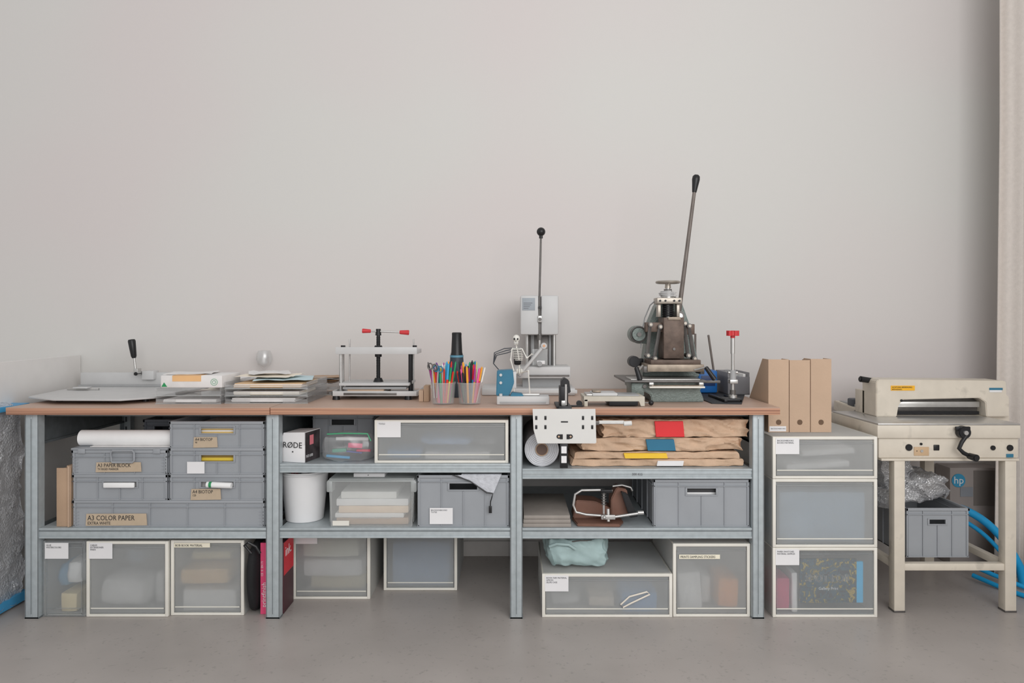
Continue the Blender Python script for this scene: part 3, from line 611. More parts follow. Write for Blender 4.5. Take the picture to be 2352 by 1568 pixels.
xa,xb=X(358,-.71),X(507,-.71)
tray(xa,xb,-.71,-.42,TZ,2,.034,'low clear acrylic letter tray under a paper ream')
papers(xa+.02,xb-.03,-.69,TZ+.005,TZ+.018,'loose white sheets inside clear tray',wpaper,n=3,dep=.24)
zr=TZ+.0695
rm=T('paper_ream','wrapped white paper ream with orange label on tray','paper ream',(-1.36,-.6,zr))
P(B().box(X(369,-.70),X(510,-.70),-.70,-.49,zr,zr+.052,wpaper,.003),'ream_body',rm)
P(B().box(X(396,-.70),X(462,-.70),-.7015,-.70,zr+.027,zr+.051,mat('orange_label',(208,166,118),.6)).box(X(396,-.70),X(462,-.70),-.70,-.64,zr+.052,zr+.0528,MATS['orange_label']),'label_sticker',rm,'orange sticker')
P(B().torus((X(492,-.70),-.7014,zr+.024),.014,.001,mat('green_print2',(110,160,130),.6),'y',20).torus((X(492,-.70),-.7014,zr+.024),.007,.001,MATS['green_print2'],'y',16),'wrapper_print',rm,'green round logo print')
P(B().prism([(X(371,-.7),zr+.004),(X(384,-.7),zr+.004),(X(377,-.7),zr+.022)],'y',-.7018,-.70,MATS['green_print']),'wrapper_print',rm,'green triangle print')
def sheet(cx,cy,w,d,z,ang,m,label,curl=.004,seed=0,nm='paper_sheet',th=.0012):
    b=B(); t=bmesh.new(); bmesh.ops.create_grid(t,x_segments=8,y_segments=8,size=.5)
    for v in t.verts:
        r=noise.noise(Vector((v.co.x*2.5+seed,v.co.y*2.5,seed*1.7)))
        v.co=Vector((v.co.x*w,v.co.y*d,abs(r)*curl*2))
    ex=bmesh.ops.extrude_face_region(t,geom=t.faces[:]); 
    for g in ex['geom']:
        if isinstance(g,bmesh.types.BMVert): g.co.z+=th
    bmesh.ops.recalc_face_normals(t,faces=t.faces)
    b._a(t,m,Matrix.Translation((cx,cy,z))@Matrix.Rotation(math.radians(ang),4,'Z'))
    return S(b,nm,label,'paper')
sheet(-1.42,-.58,.20,.16,zr+.0535,8,wpaper,'loose white sheet on wrapped ream',.004,2)
tray(X(517,-.69),X(706,-.69),-.69,-.36,TZ,3,.031,'clear acrylic letter tray stack full of papers')
xa,xb=X(517,-.69),X(706,-.69)
papers(xa+.02,xb-.06,-.67,TZ+.005,TZ+.022,'white sheets in lowest clear tray',wpaper,n=4,dep=.26)
papers(xa+.03,xb-.04,-.67,TZ+.036,TZ+.05,'cream sheets in middle clear tray',mat('cream_sheet',(214,206,190),.7),wpaper,n=4,dep=.26)
papers(xa+.03,xb-.03,-.67,TZ+.067,TZ+.085,'coloured sheets in top clear tray',mat('tan_sheet',(190,160,125),.7),wpaper,n=5,dep=.26)
z=TZ+.0945
sheet(-1.03,-.52,.25,.26,z,14,mat('pale_blue_paper',(176,196,202),.7),'pale blue envelope on clear trays',.005,3,'envelope')
sheet(-1.10,-.50,.24,.2,z+.0105,-8,mat('cream_paper2',(216,206,192),.7),'cream sheet on clear trays',.005,5)
sheet(-1.12,-.46,.18,.2,z+.020,20,wpaper,'white sheet on top of paper pile',.008,6)
for k in range(5):
    sheet(-1.37+.03*k,-.25,.30,.18,TZ+.002+k*.0175,-10+7*k,[wpaper,MATS['cream_sheet'],wpaper,lgrey,wpaper][k],'loose white papers piled behind trays',.008,k+11)
gx_,gy_=X(607,-.07),-.07
wg=T('wine_glass','clear round wine glass standing near the wall','glass',(gx_,gy_,TZ))
gm=frost('thin_glass',(225,228,230),.12,.02,1.2,True,0,.14)
P(B().lathe([(.034,.0006),(.034,.003),(.006,.006),(.0045,.03),(.0045,.10),(.012,.112),(.032,.13),(.041,.158),(.038,.185),(.030,.203),(.029,.203),(.036,.185),(.039,.158),(.031,.132),(.0,.115)],(gx_,gy_,TZ),gm,32),'glass_body',wg)
tray(X(712,-.33),X(775,-.33),-.33,-.13,TZ,2,.024,'small clear tray holding brown envelopes')
for k,c in enumerate((wpaper,cardb,mat('dark_tan',(140,108,80),.7),wpaper,cardb)):
    sheet(X(742,-.24)+.004*k,-.235,.14,.16,TZ+.052+k*.007,6*k-10,c,'brown and white envelopes stacked on small tray',.0025,k+30,'envelope')

# ---------------------------------------------------------------- book press
a=lambda px:X(px,-.5)
bp=T('book_press','small steel book press with red handled screw','book press',(a(866),-.42,TZ))
for (x,y) in ((a(776),-.53),(a(940),-.53),(a(790),-.31),(a(945),-.31)): P(B().cyl((x,y,TZ+.0006),(x,y,TZ+.020),.017,black,.015,seg=24),'foot',bp,'black rubber foot')
b=B().box(a(768),a(962),-.55,-.545,TZ+.018,TZ+.040,lgrey,.001).box(a(768),a(962),-.545,-.29,TZ+.018,TZ+.023,mgrey,.001).box(a(768),a(770)+.001,-.55,-.29,TZ+.018,TZ+.04,lgrey,.001).box(a(960),a(962)+.001,-.55,-.29,TZ+.018,TZ+.04,lgrey,.001)
b.box(a(795),a(915),-.552,-.55,TZ+.022,TZ+.033,dsteel,.001); P(b,'base_tray',bp)
P(B().box(a(782),a(942),-.53,-.31,TZ+.062,TZ+.074,lgrey,.002),'pressing_plate',bp)
P(B().box(a(790),a(935),-.525,-.315,TZ+.046,TZ+.056,mgrey,.002),'pressing_plate',bp)
zt=Z(812,-.45); zh=Z(796,-.45)
for px,yy,m,r in ((787,-.36,steel,.008),(947,-.36,blackm,.008),(942,-.48,blackm,.008),(783,-.48,steel,.008)):
    x=X(px,yy); P(B().cyl((x,yy,TZ+.022),(x,yy,zt+.001),r,m),'column',bp,'steel column' if m is steel else 'black column')
for px in (800,948):
    x=X(px,-.45); b=B().cyl((x,-.42,TZ+.03),(x,-.42,zh+.035),.003,steel)
    for q in range(20): b.torus((x,-.42,TZ+.10+q*.008),.0034,.0008,steel,'z',10)
    P(b,'threaded_rod',bp)
P(B().box(X(777,-.45),X(961,-.45),-.50,-.34,zt,zh-.012,lgrey,.002).box(X(777,-.45),X(961,-.45),-.503,-.498,zt,zh,lgrey,.001),'top_beam',bp)
for px in (787,952): P(B().cyl((X(px,-.45),-.44,zh-.014),(X(px,-.45),-.44,zh+.006),.011,blackm,seg=6),'nut',bp,'black nut')
cx=X(869,-.45); b=B().cyl((cx,-.45,TZ+.075),(cx,-.45,Z(765,-.45)),.0085,blackm)
for q in range(26): b.torus((cx,-.45,TZ+.09+q*.0075),.009,.0015,blackm,'z',14)
b.cyl((cx,-.45,TZ+.074),(cx,-.45,TZ+.092),.024,blackm,.016).cyl((cx,-.45,zh-.013),(cx,-.45,zh+.006),.024,blackm,.016).cyl((cx,-.45,zt-.014),(cx,-.45,zt+.001),.016,blackm)
b.cyl((cx,-.45,Z(770,-.45)),(cx,-.45,Z(755,-.45)),.014,blackm,.011); P(b,'screw',bp,'black threaded screw')
p0=Vector((X(836,-.45),-.46,Z(759.5,-.45))); p1=Vector((X(936,-.45),-.44,Z(763.5,-.45)))
P(B().cyl(p0,p1,.0042,steel),'handle_bar',bp,'steel bar')
d=(p1-p0).normalized()
P(B().cyl(p0-d*.006,p0+d*.034,.011,red,.008,bv=.002),'handle_grip',bp,'red plastic grip'); P(B().cyl(p1-d*.038,p1+d*.006,.009,red,.012,bv=.002),'handle_grip',bp,'red plastic grip')
for k in range(3): S(B().box(a(800)+.002*k,a(885)-.001*k,-.535,-.34,TZ+.0235+k*.0073,TZ+.0303+k*.0073,[cardb,wpaper,cardl][k],.001),'board_sheet','thin boards lying in the book press tray','board',group='boards in book press')

# ---------------------------------------------------------------- pens
cupm=frost('cup_plastic',(208,210,210),.26,.1,1.3,True,0,.07)
pc=[(205,40,64),(30,110,165),(40,145,95),(34,34,38),(214,214,210),(226,150,50),(155,60,135),(60,150,190),(220,90,145),(90,60,125),(232,200,80),(196,50,40),(34,36,60)]
for ci,(cpx,desc) in enumerate(((1018,'translucent plastic cup packed with pens and scissors'),(1079,'translucent plastic cup packed with coloured markers'))):
    cx=X(cpx,-.70); cy=-.70
    o=T('pen_cup',desc,'pen cup',(cx,cy,TZ),'pen cups')
    P(B().lathe([(.042,.0006),(.046,.004),(.0525,.092),(.0545,.094),(.0545,.088),(.0500,.086),(.0435,.006),(.0,.005)],(cx,cy,TZ),cupm,36),'cup_body',o)
    for i in range(-3,4):
        for j in range(-3,4):
            u=Vector((i*.0112+(.005 if j%2 else 0),j*.0105))
            if u.length>.037: continue
            ln=random.uniform(.125,.172); k0=.82; zb=TZ+.0075
            out=(-1 if ci==0 else 1)*u.x>.02
            p0=Vector((cx+u.x*k0,cy+u.y*k0,zb)); q=1.0+(.55 if u.length>.02 else .4)
            p1=Vector((cx+u.x*k0*q*(1.5 if out else 1.25),cy+u.y*k0*q*1.05,zb+ln))
            d=(p1-p0); c1=pc[random.randrange(len(pc))]; c2=pc[random.randrange(len(pc))] if random.random()<.5 else c1
            m1=mat('pen_%d_%d_%d'%c1,c1,.35,0,1.35,.03); m2=mat('pen_%d_%d_%d'%c2,c2,.35,0,1.35,.03)
            r=random.choice((.0038,.0044,.005))
            b=B().cyl(p0,p0+d*.62,r,m2,seg=10).cyl(p0+d*.62,p1,r*1.12,m1,r*.95,seg=10)
            b.cyl(p1,p1+d*.03,r*.5,m1,seg=8)
            S(b,'pen',{True:'coloured marker pen standing in a plastic cup',False:'two-coloured pen standing in a plastic cup'}[c1==c2],'pen','pens in the cups')
for k,(px,pyy,m,yy) in enumerate(((993,841,dsteel,-.757),(1006,846,teal,-.750))):
    cx=X(px,yy); z=Z(pyy,yy); o=T('scissors',('dark' if k==0 else 'teal')+' handled scissors standing upright in pen cup','scissors',(cx,yy,z-.1))
    bxx=X(1018,-.70)+(-.034+.010*k)
    P(B().torus((cx-.009,yy,z),.010,.003,m,'y',18,1.25).torus((cx+.010,yy,z-.004),.010,.003,m,'y',18,1.25),'handle',o,'looped handles')
    P(B().tube([(cx,yy,z-.012),(bxx,yy+.01,TZ+.03)],.0035,steel),'blade',o,'steel blades')
fx,fy=X(1049,-.42),-.42
fl=T('flask','tall black flask with tapered lid behind pens','flask',(fx,fy,TZ))
P(B().lathe([(.030,.0006),(.032,.01),(.032,.17),(.031,.185),(.0,.186)],(fx,fy,TZ),mat('dark_flask',(52,60,68),.4),28),'flask_body',fl)
P(B().lathe([(.0315,.186),(.0315,.196),(.0,.197)],(fx,fy,TZ),mat('blue_grey_band',(84,130,150),.4),28),'band',fl,'blue-grey band')
P(B().lathe([(.029,.197),(.026,.21),(.0225,.285),(.023,.298),(.020,.302),(.0,.302)],(fx,fy,TZ),black,28),'lid',fl,'black lid')
for k,(p0,p1,hh,m) in enumerate(((962,972,.05,cardl),(973,985,.07,cardb))):
    S(B().box(X(p0,-.62),X(p1,-.62),-.62,-.55,TZ+.0006,TZ+hh,m,.001),'small_box','small tan cardboard box standing beside press','box')

# ---------------------------------------------------------------- paper drill
dy=-.27; D=lambda px:X(px,dy); E=lambda q:Z(q,dy)
dr=T('paper_drill','light grey paper drilling machine with long lever and ball knob','paper drill',(D(1230),dy,TZ))
P(B().box(D(1108),D(1318),-.36,-.10,TZ+.001,TZ+.035,lgrey,.006).box(D(1180),D(1322),-.37,-.34,TZ+.01,TZ+.028,lgrey,.003),'base',dr)
P(B().box(D(1182),D(1308),-.34,-.14,E(866),E(840),lgrey,.004).box(D(1215),D(1305),-.345,-.34,E(862),E(858),dsteel).box(D(1200),D(1290),-.28,-.15,TZ+.034,E(865),mgrey,.003),'drill_table',dr)
P(B().box(D(1214),D(1272),-.20,-.16,E(842),E(770),dsteel,.003).box(D(1220),D(1228),-.21,-.19,E(840),E(770),mgrey,.002).box(D(1262),D(1268),-.21,-.19,E(840),E(770),mgrey,.002),'back_plate',dr,'dark steel back plate')
for px in (1211,1274): P(B().cyl((D(px),-.23,E(841)),(D(px),-.23,E(767)),.009,steel),'column',dr,'steel column')
P(B().box(D(1195),D(1236),-.33,-.15,E(768),E(679),lgrey,.008).box(D(1242),D(1281),-.33,-.15,E(768),E(679),lgrey,.008).box(D(1234),D(1244),-.31,-.15,E(767),E(682),dsteel),'head_housing',dr)
b=B().box(D(1199),D(1228),-.3315,-.33,E(713),E(685),mat('grey_sticker',(140,146,152),.5),.0005)
for q in range(4): b.box(D(1202),D(1222-q*3),-.3322,-.3315,E(697+q*4),E(696+q*4),greyink)
P(b,'rating_plate',dr,'grey rating plate')
b=B().cyl((D(1239),-.30,E(800)),(D(1239),-.30,E(740)),.006,steel).cyl((D(1239),-.30,E(780)),(D(1239),-.30,E(768)),.012,dsteel).box(D(1234),D(1243),-.335,-.30,E(740),E(725),steel,.002).cyl((D(1239),-.34,E(733)),(D(1239),-.31,E(733)),.008,dsteel).cyl((D(1239),-.338,E(706)),(D(1239),-.31,E(706)),.006,black)
P(b,'spindle',dr,'steel drill spindle')
P(B().cyl((D(1237),-.32,E(735)),(D(1241.5),-.32,E(545)),.0055,dsteel,.0048),'lever',dr,'long steel lever')
P(B().sph((D(1241.7),-.32,E(535)),.021,black,24).cyl((D(1241.5),-.32,E(550)),(D(1241.5),-.32,E(543)),.009,black),'ball_knob',dr,'black ball knob')
M_=Vector((D(1192),-.38,E(858)));N_=Vector((D(1247),-.38,E(792)))
b=B().cyl(M_,N_,.008,lgrey,seg=6).cyl(N_+Vector((0,-.012,0)),N_+Vector((0,.03,0)),.014,lgrey).cyl(N_+Vector((0,-.015,0)),N_+Vector((0,-.011,0)),.006,mat('copper_pin',(170,130,100),.4,.6)).cyl(M_,M_+Vector((0,.06,0)),.010,mgrey)
P(b,'clamp_lever',dr)
P(B().cyl((D(1238),-.36,E(833)),(D(1238),-.30,E(833)),.012,mgrey).box(D(1222),D(1256),-.345,-.335,E(836),E(800),clearb).box(D(1232),D(1250),-.35,-.34,E(834),E(826),white,.002),'chip_guard',dr,'clear plastic guard')
for k in range(3): P(B().tube([(D(1200)-.01*k,-.17,E(800)),(D(1165)-.008*k,-.17,E(812-k*5)),(D(1140)-.006*k,-.16,E(818-k*3)),(D(1132),-.15,E(838)),(D(1150),-.13,E(860)),(D(1165),-.13,E(885))],.0028,greyd,6),'cable',dr,'grey cable')
bone=mat('bone_white',(206,204,198),.5,0,1.35,.04); sy=-.43; U=lambda px:X(px,sy); V=lambda q:Z(q,sy)
sk=T('skeleton_figurine','small white toy skeleton sitting against the drill','figurine',(U(1190),sy,TZ))
b=B().sph((U(1186),sy,V(777)),(.0165,.019,.0175),bone,20).box(U(1180),U(1191),sy-.015,sy+.006,V(791),V(784),bone,.004)
for dx in (-.007,.007): b.sph((U(1185)+dx,sy-.0155,V(778)),(.0048,.004,.0055),black,10)
b.prism([(U(1185)-.002,V(784)),(U(1185)+.002,V(784)),(U(1185),V(781))],'y',sy-.019,sy-.014,black)
for q in range(5): b.box(U(1181)+.0045*q,U(1181)+.0045*q+.0008,sy-.0162,sy-.014,V(789.5),V(785.5),black)
P(b,'skull',sk)
b=B()
for q in range(14): b.sph((U(1186)+.0012*q,sy+.004,V(793)-q*.0085),(.0042,.0042,.0048),bone,10)
for q in range(7): 
    rr=.017+.006*math.sin(q/6*math.pi); b.torus((U(1187)+.0015*q,sy-.004,V(803)-.0078*q),rr,.0022,bone,'z',18,.75)
b.wbox(U(1180),U(1197),sy-.006,sy+.004,V(838),V(801),black,.001,10,3,.6,2,False)
b.cyl((U(1188),sy-.018,V(801)),(U(1192),sy-.018,V(825)),.0022,bone); b.cyl((U(1176),sy,V(800)),(U(1199),sy,V(800)),.0026,bone)
P(b,'ribcage',sk)
hp=Vector((U(1193),sy,V(853)))
b=B().torus(hp,.015,.004,bone,'x',16,.8).sph(hp+Vector((-.010,0,.002)),(.006,.010,.012),bone,12).sph(hp+Vector((.010,0,.002)),(.006,.010,.012),bone,12); P(b,'pelvis',sk)
def limb(pts,nm):
    b=B()
    for i in range(len(pts)-1):
        p,q=Vector(pts[i]),Vector(pts[i+1]); b.tube([p,p.lerp(q,.15),p.lerp(q,.5),p.lerp(q,.85),q],[.0046,.0032,.0026,.0032,.0046],bone,8)
    for k in range(4): b.tube([pts[-1],Vector(pts[-1])+Vector((.004*k-.006,-.012,-.003))],.0012,bone,5)
    P(b,nm,sk)
limb([(U(1176),sy,V(801)),(U(1173),sy-.01,V(826)),(U(1180),sy-.03,V(850))],'arm'); limb([(U(1199),sy,V(801)),(U(1210),sy-.01,V(822)),(U(1222),sy-.015,V(812))],'arm')
limb([hp+Vector((-.010,0,-.004)),(U(1176),sy-.06,V(862)),(U(1182),sy-.075,TZ+.02)],'leg'); limb([hp+Vector((.010,0,-.004)),(U(1213),sy-.05,V(850)),(U(1216),sy-.07,TZ+.02)],'leg')

# ---------------------------------------------------------------- blue block stapler
sy=-.74; U=lambda px:X(px,sy); V=lambda q:Z(q,sy)
st=T('block_stapler','teal and grey heavy duty stapler on worktop','stapler',(U(1200),sy+.05,TZ))
P(B().box(U(1141),U(1262),sy,sy+.10,TZ+.001,TZ+.036,lgrey,.004).box(U(1148),U(1254),sy-.002,sy+.004,TZ+.006,TZ+.014,mgrey,.001).cyl((U(1150),sy+.02,TZ+.036),(U(1150),sy+.02,TZ+.046),.007,lgrey),'base',st)
P(B().prism([(U(1139),TZ+.036),(U(1141),V(852)),(U(1178),V(850)),(U(1181),V(880)),(U(1172),V(905)),(U(1170),TZ+.036)],'y',sy+.03,sy+.10,teal,.003),'housing',st,'teal enamel housing')
P(B().cyl((U(1150),sy+.024,V(862)),(U(1150),sy+.032,V(862)),.006,lgrey),'screw',st,'light grey screw')
P(B().cyl((U(1150),sy+.024,V(880)),(U(1150),sy+.032,V(880)),.006,lgrey),'screw',st,'light grey screw')
P(B().box(U(1172),U(1186),sy+.035,sy+.09,V(893),V(855),lgrey,.002),'side_trim',st,'light grey trim')
P(B().prism([(U(1170),V(916)),(U(1205),V(916)),(U(1200),V(905)),(U(1175),V(902))],'y',sy+.015,sy+.07,teal,.002).box(U(1186),U(1240),sy+.03,sy+.05,TZ+.037,TZ+.044,steel,.001),'magazine',st,'teal magazine')

# ---------------------------------------------------------------- edge-mounted stapler with perforated plate
es=T('saddle_stapler','black edge-mounted stapler with white slotted guide plate','stapler',(X(1297,-.85),-.80,TZ)); U=lambda px:X(px,-.86); V=lambda q:Z(q,-.86)
wpm=mat('white_steel_plate',(204,203,200),.4,0,1.2,.02)
a0,a1=U(1223),U(1369); z0,z1=V(1017),V(938)
P(B().prism([(a0+.02,z0),(a1-.004,z0),(a1,z0+.004),(a1-.004,z1),(a0,z1),(a0+.004,z0+.055)],'y',-.872,-.868,wpm,.0008),'guide_plate',es,'white slotted steel plate')
for p in (1229,1250,1336,1357):
    for q0,q1 in ((954,963),(975,984)): P(B().box(U(p),U(p+5),-.8735,-.8718,V(q1),V(q0),blackm,.0006),'slot',es,'dark slot')
P(B().box(U(1288),U(1304),-.8735,-.8718,V(969),V(966),blackm,.0006),'slot',es,'dark slot')
for p in (1283,1310):
    P(B().cyl((U(p),-.874,V(1001)),(U(p),-.871,V(1001)),.009,blackm).box(U(p)+(.004 if p<1300 else -.016),U(p)+(.016 if p<1300 else -.004),-.8745,-.8718,V(1007),V(996),blackm).cyl((U(p),-.8755,V(1001)),(U(p),-.8725,V(1001)),.004,cardl),'screw',es,'dark screw head')
b=B().box(U(1278),U(1312),-.865,-.70,TZ+.0008,TZ+.010,blackm,.002).box(U(1286),U(1306),-.84,-.78,TZ+.010,Z(885,-.8),blackm,.003).prism([(X(1287,-.8),Z(905,-.8)),(X(1310,-.8),Z(900,-.8)),(X(1306,-.8),Z(872,-.8)),(X(1296,-.8),Z(866,-.8)),(X(1288,-.8),Z(872,-.8))],'y',-.83,-.77,black,.003)
b.box(U(1282),U(1313),-.8685,-.86,.80,TZ+.010,blackm,.002)
P(b,'head',es,'black stapling head')
P(B().cyl((X(1298,-.8),-.842,TZ+.012),(X(1298,-.8),-.842,Z(880,-.8)),.005,steel).box(U(1290),U(1300),-.845,-.84,TZ+.01,TZ+.03,steel,.001),'plunger',es,'steel plunger')
P(B().cyl((X(1333,-.84),-.80,TZ+.0125),(X(1333,-.84),-.78,TZ+.0125),.012,blackm).box(X(1310,-.8),X(1340,-.8),-.81,-.79,TZ+.001,TZ+.006,blackm,.001),'clamp_knob',es,'black knob')
P(B().cyl((a1-.01,-.866,V(971)),(U(1445),-.866,V(971)),.004,steel).box(U(1375),U(1432),-.868,-.864,V(970),V(965),wpm).cyl((U(1432),-.866,V(972)),(U(1450),-.866,V(971)),.010,wpm,seg=20).box(U(1366),U(1376),-.87,-.862,V(975),V(966),dsteel,.001),'stop_rod',es,'steel side rod')
P(B().box(U(1286),U(1304),-.867,-.85,V(1074),V(1018),blackm,.002),'lower_post',es,'black post')
for q0,q1 in ((1062,1046),(1040,1024)): P(B().box(U(1289),U(1301),-.8685,-.8665,V(q0),V(q1),white),'marking',es,'white mark')

# ---------------------------------------------------------------- small cream cutter
U=lambda px:X(px,-.80); ce=T('corner_cutter','small cream metal corner cutter with grey bed','paper cutter',(U(1410),-.73,TZ))
cm2=mat('aged_cream_enamel',(184,178,165),.45,0,1.2,.06,20,speck=30)
P(B().prism([(U(1341),TZ+.022),(U(1341),TZ+.042),(U(1481),TZ+.042),(U(1481),TZ+.002),(U(1472),TZ+.002),(U(1468),TZ+.022)],'y',-.80,-.79,cm2,.001).box(U(1341),U(1481),-.79,-.65,TZ+.030,TZ+.042,cm2,.002).box(U(1342),U(1350),-.80,-.66,TZ+.001,TZ+.03,cm2,.001).box(U(1400),U(1466),-.795,-.66,TZ+.004,TZ+.031,blackm,.001),'body',ce)
P(B().box(U(1362),U(1420),-.785,-.67,TZ+.0425,TZ+.054,lgrey,.003).box(U(1420),U(1470),-.785,-.67,TZ+.0425,TZ+.047,mgrey,.001).box(U(1348),U(1362),-.78,-.68,TZ+.0425,TZ+.05,steel,.001),'bed',ce,'pale grey bed')
P(B().cyl((U(1478),-.76,TZ+.012),(U(1497),-.775,TZ+.0125),.003,steel).sph((U(1498),-.777,TZ+.0135),.011,black),'knob',ce,'black knob')
S(B().wbox(U(1364),U(1384),-.765,-.70,TZ+.0545,TZ+.064,rustl,.001,9,4,.5),'metal_block','small worn metal block on cream cutter','metal block')

# ---------------------------------------------------------------- foil stamping press
fy=-.5; U=lambda px:X(px,fy); V=lambda q:Z(q,fy)
fp=T('foil_press','old grey-green cast iron hot foil press with long lever','stamping press',(U(1530),-.48,TZ))
P(B().prism([(U(1484),TZ+.001),(U(1600),TZ+.001),(U(1597),TZ+.025),(U(1590),TZ+.055),(U(1600),TZ+.066),(U(1600),TZ+.088),(U(1446),TZ+.088),(U(1446),TZ+.05),(U(1470),TZ+.045),(U(1482),TZ+.03)],'y',-.63,-.36,hammer,.004),'base',fp,'grey-green hammertone cast base')
P(B().box(X(1447,-.6),X(1476,-.6),-.64,-.50,TZ+.028,TZ+.085,hammer,.004).cyl((X(1480,-.64),-.648,TZ+.07),(X(1480,-.64),-.63,TZ+.07),.008,dsteel),'side_box',fp)
P(B().box(X(1434,-.66),X(1622,-.66),-.67,-.34,TZ+.0885,TZ+.098,dsteel,.002).box(X(1450,-.66),X(1610,-.66),-.65,-.50,TZ+.098,TZ+.102,steel,.001),'work_table',fp,'steel work table')
P(B().box(X(1490,-.66),X(1616,-.66),-.685,-.655,TZ+.066,TZ+.073,cream,.001).box(X(1495,-.66),X(1612,-.66),-.68,-.64,TZ+.073,TZ+.077,rustl,.001).box(X(1490,-.66),X(1500,-.66),-.675,-.62,TZ+.077,TZ+.089,steel,.001).box(X(1604,-.66),X(1614,-.66),-.675,-.62,TZ+.077,TZ+.089,steel,.001),'guide_bar',fp,'cream and bronze guide bar')
c=lambda px:X(px,-.36); g=lambda q:Z(q,-.36)
P(B().prism([(c(1472),TZ+.09),(c(1480),g(800)),(c(1487),g(745)),(c(1505),g(700)),(c(1520),g(682)),(c(1560),g(690)),(c(1585),g(760)),(c(1600),g(835)),(c(1602),TZ+.09)],'y',-.40,-.30,hammer,.006),'frame_casting',fp,'grey-green cast frame')
b=B().cyl((U(1470),-.46,V(768)),(U(1470),-.38,V(768)),.040,hammer,seg=28,bv=.004).cyl((U(1470),-.475,V(768)),(U(1470),-.46,V(768)),.030,hammer,seg=28).torus((U(1470),-.462,V(768)),.035,.004,dsteel,'y').cyl((U(1470),-.485,V(768)),(U(1470),-.474,V(768)),.010,dsteel)
b.box(U(1470),U(1500),-.42,-.37,V(790),V(755),hammer,.004)
P(b,'motor_housing',fp)
P(B().cyl((U(1462),-.45,V(832)),(U(1462),-.39,V(832)),.026,blackm,seg=24,bv=.003).box(U(1462),U(1485),-.43,-.40,V(842),V(825),blackm,.003),'side_knob',fp,'black side knob')
P(B().box(U(1518),U(1564),-.56,-.44,V(822),V(729),rust,.003).box(U(1528),U(1556),-.565,-.56,V(735),V(728),rustl,.001).cyl((U(1541),-.566,V(800)),(U(1541),-.56,V(800)),.006,dsteel),'ram',fp,'dark brown steel ram')
P(B().box(U(1478),U(1604),-.60,-.42,V(850),V(834),rustl,.002).box(U(1486),U(1598),-.59,-.43,V(834),V(824),rust,.002).box(U(1470),U(1485),-.59,-.56,V(852),V(838),dsteel,.002).box(U(1597),U(1606),-.59,-.50,V(856),V(840),dsteel,.002),'heating_plate',fp,'worn bronze heating plate')
for (p,q,pp,qq) in ((1490,745,1484,815),(1512,750,1500,822),(1578,748,1590,822),(1568,742,1576,815)):
    b=B().tube([(U(p),-.53,V(q)),(U(pp),-.53,V(qq))],.0085,dsteel,6)
    for (u,v) in ((p,q),(pp,qq)): b.cyl((U(u),-.55,V(v)),(U(u),-.50,V(v)),.011,dsteel,seg=16,bv=.001).cyl((U(u),-.555,V(v)),(U(u),-.55,V(v)),.007,nickel,seg=6)
    P(b,'linkage',fp,'steel toggle linkage with bolts')
P(B().box(U(1480),U(1520),-.53,-.49,V(762),V(740),rust,.003),'bracket',fp,'brown steel bracket'); P(B().box(U(1562),U(1592),-.53,-.49,V(768),V(744),rust,.003),'bracket',fp,'brown steel bracket')
P(B().cyl((U(1534),-.50,V(730)),(U(1534),-.50,V(655)),.010,steel),'spindle',fp,'steel spindle')
b=B(); cxx=U(1534); pts=[]
for q in range(7*24): 
    an=q*2*math.pi/24; pts.append((cxx+.023*math.cos(an),-.50+.023*math.sin(an),V(728)+q*.0085/24))
b.tube(pts,.0036,blackm,8); P(b,'spring',fp,'black coil spring')
b=B().box(U(1505),U(1562),-.54,-.46,V(698),V(684),nickel,.003).cyl((cxx,-.50,V(684)),(cxx,-.50,V(670)),.027,steel).cyl((cxx,-.50,V(670)),(cxx,-.50,V(664)),.018,dsteel)
b.box(U(1509),U(1516),-.52,-.48,V(728),V(698),nickel,.002).box(U(1552),U(1559),-.52,-.48,V(728),V(698),nickel,.002)
for p in (1512,1524,1544,1556): b.cyl((U(p),-.545,V(691)),(U(p),-.535,V(691)),.005,blackm,seg=6)
P(b,'collar',fp,'nickel coloured collar')
b=B(); pts=[]
for q in range(80):
    an=q*.3; pts.append((cxx+.004*math.sin(an*.3)+(.036+.003*math.cos(an*.7))*math.cos(an),-.50+.036*math.sin(an),V(682)+.026*q/80))
b.tube(pts,.0026,lgrey,6); P(b,'cable',fp,'coiled grey cable')
P(B().tube([(U(1512),-.50,V(684)),(U(1498),-.45,V(700)),(U(1488),-.42,V(730)),(U(1482),-.42,V(760)),(U(1478),-.43,V(800))],.003,mgrey,6),'cable',fp,'grey cable')
b=B().torus((cxx,-.50,V(648)),.050,.0062,nickel,'z',36).cyl((cxx,-.50,V(662)),(cxx,-.50,V(645)),.014,nickel,.011)
for k in range(3):
    an=k*2.094+.3; b.cyl((cxx,-.50,V(650)),(cxx+.05*math.cos(an),-.50+.05*math.sin(an),V(648)),.005,nickel)
P(b,'handwheel',fp,'worn nickel handwheel')
p0=Vector((U(1563),-.46,V(725))); p1=Vector((U(1600),-.46,V(436)))
P(B().cyl(p0,p1,.0105,leverm,.008).cyl(p0+Vector((0,-.03,0)),p0+Vector((0,.06,0)),.022,dsteel,bv=.002).cyl(p0+Vector((0,-.035,0)),p0+Vector((0,-.03,0)),.012,steel),'lever',fp,'long worn dark steel lever')
d=(p1-p0).normalized(); Mq=Matrix.Translation(p1)@d.to_track_quat('Z','Y').to_matrix().to_4x4()
P(B().lathe([(.010,-.004),(.0115,.006),(.0145,.03),(.018,.055),(.0165,.070),(.010,.077),(.0,.078)],(0,0,0),black,22,Mq),'lever_grip',fp,'black egg-shaped grip')
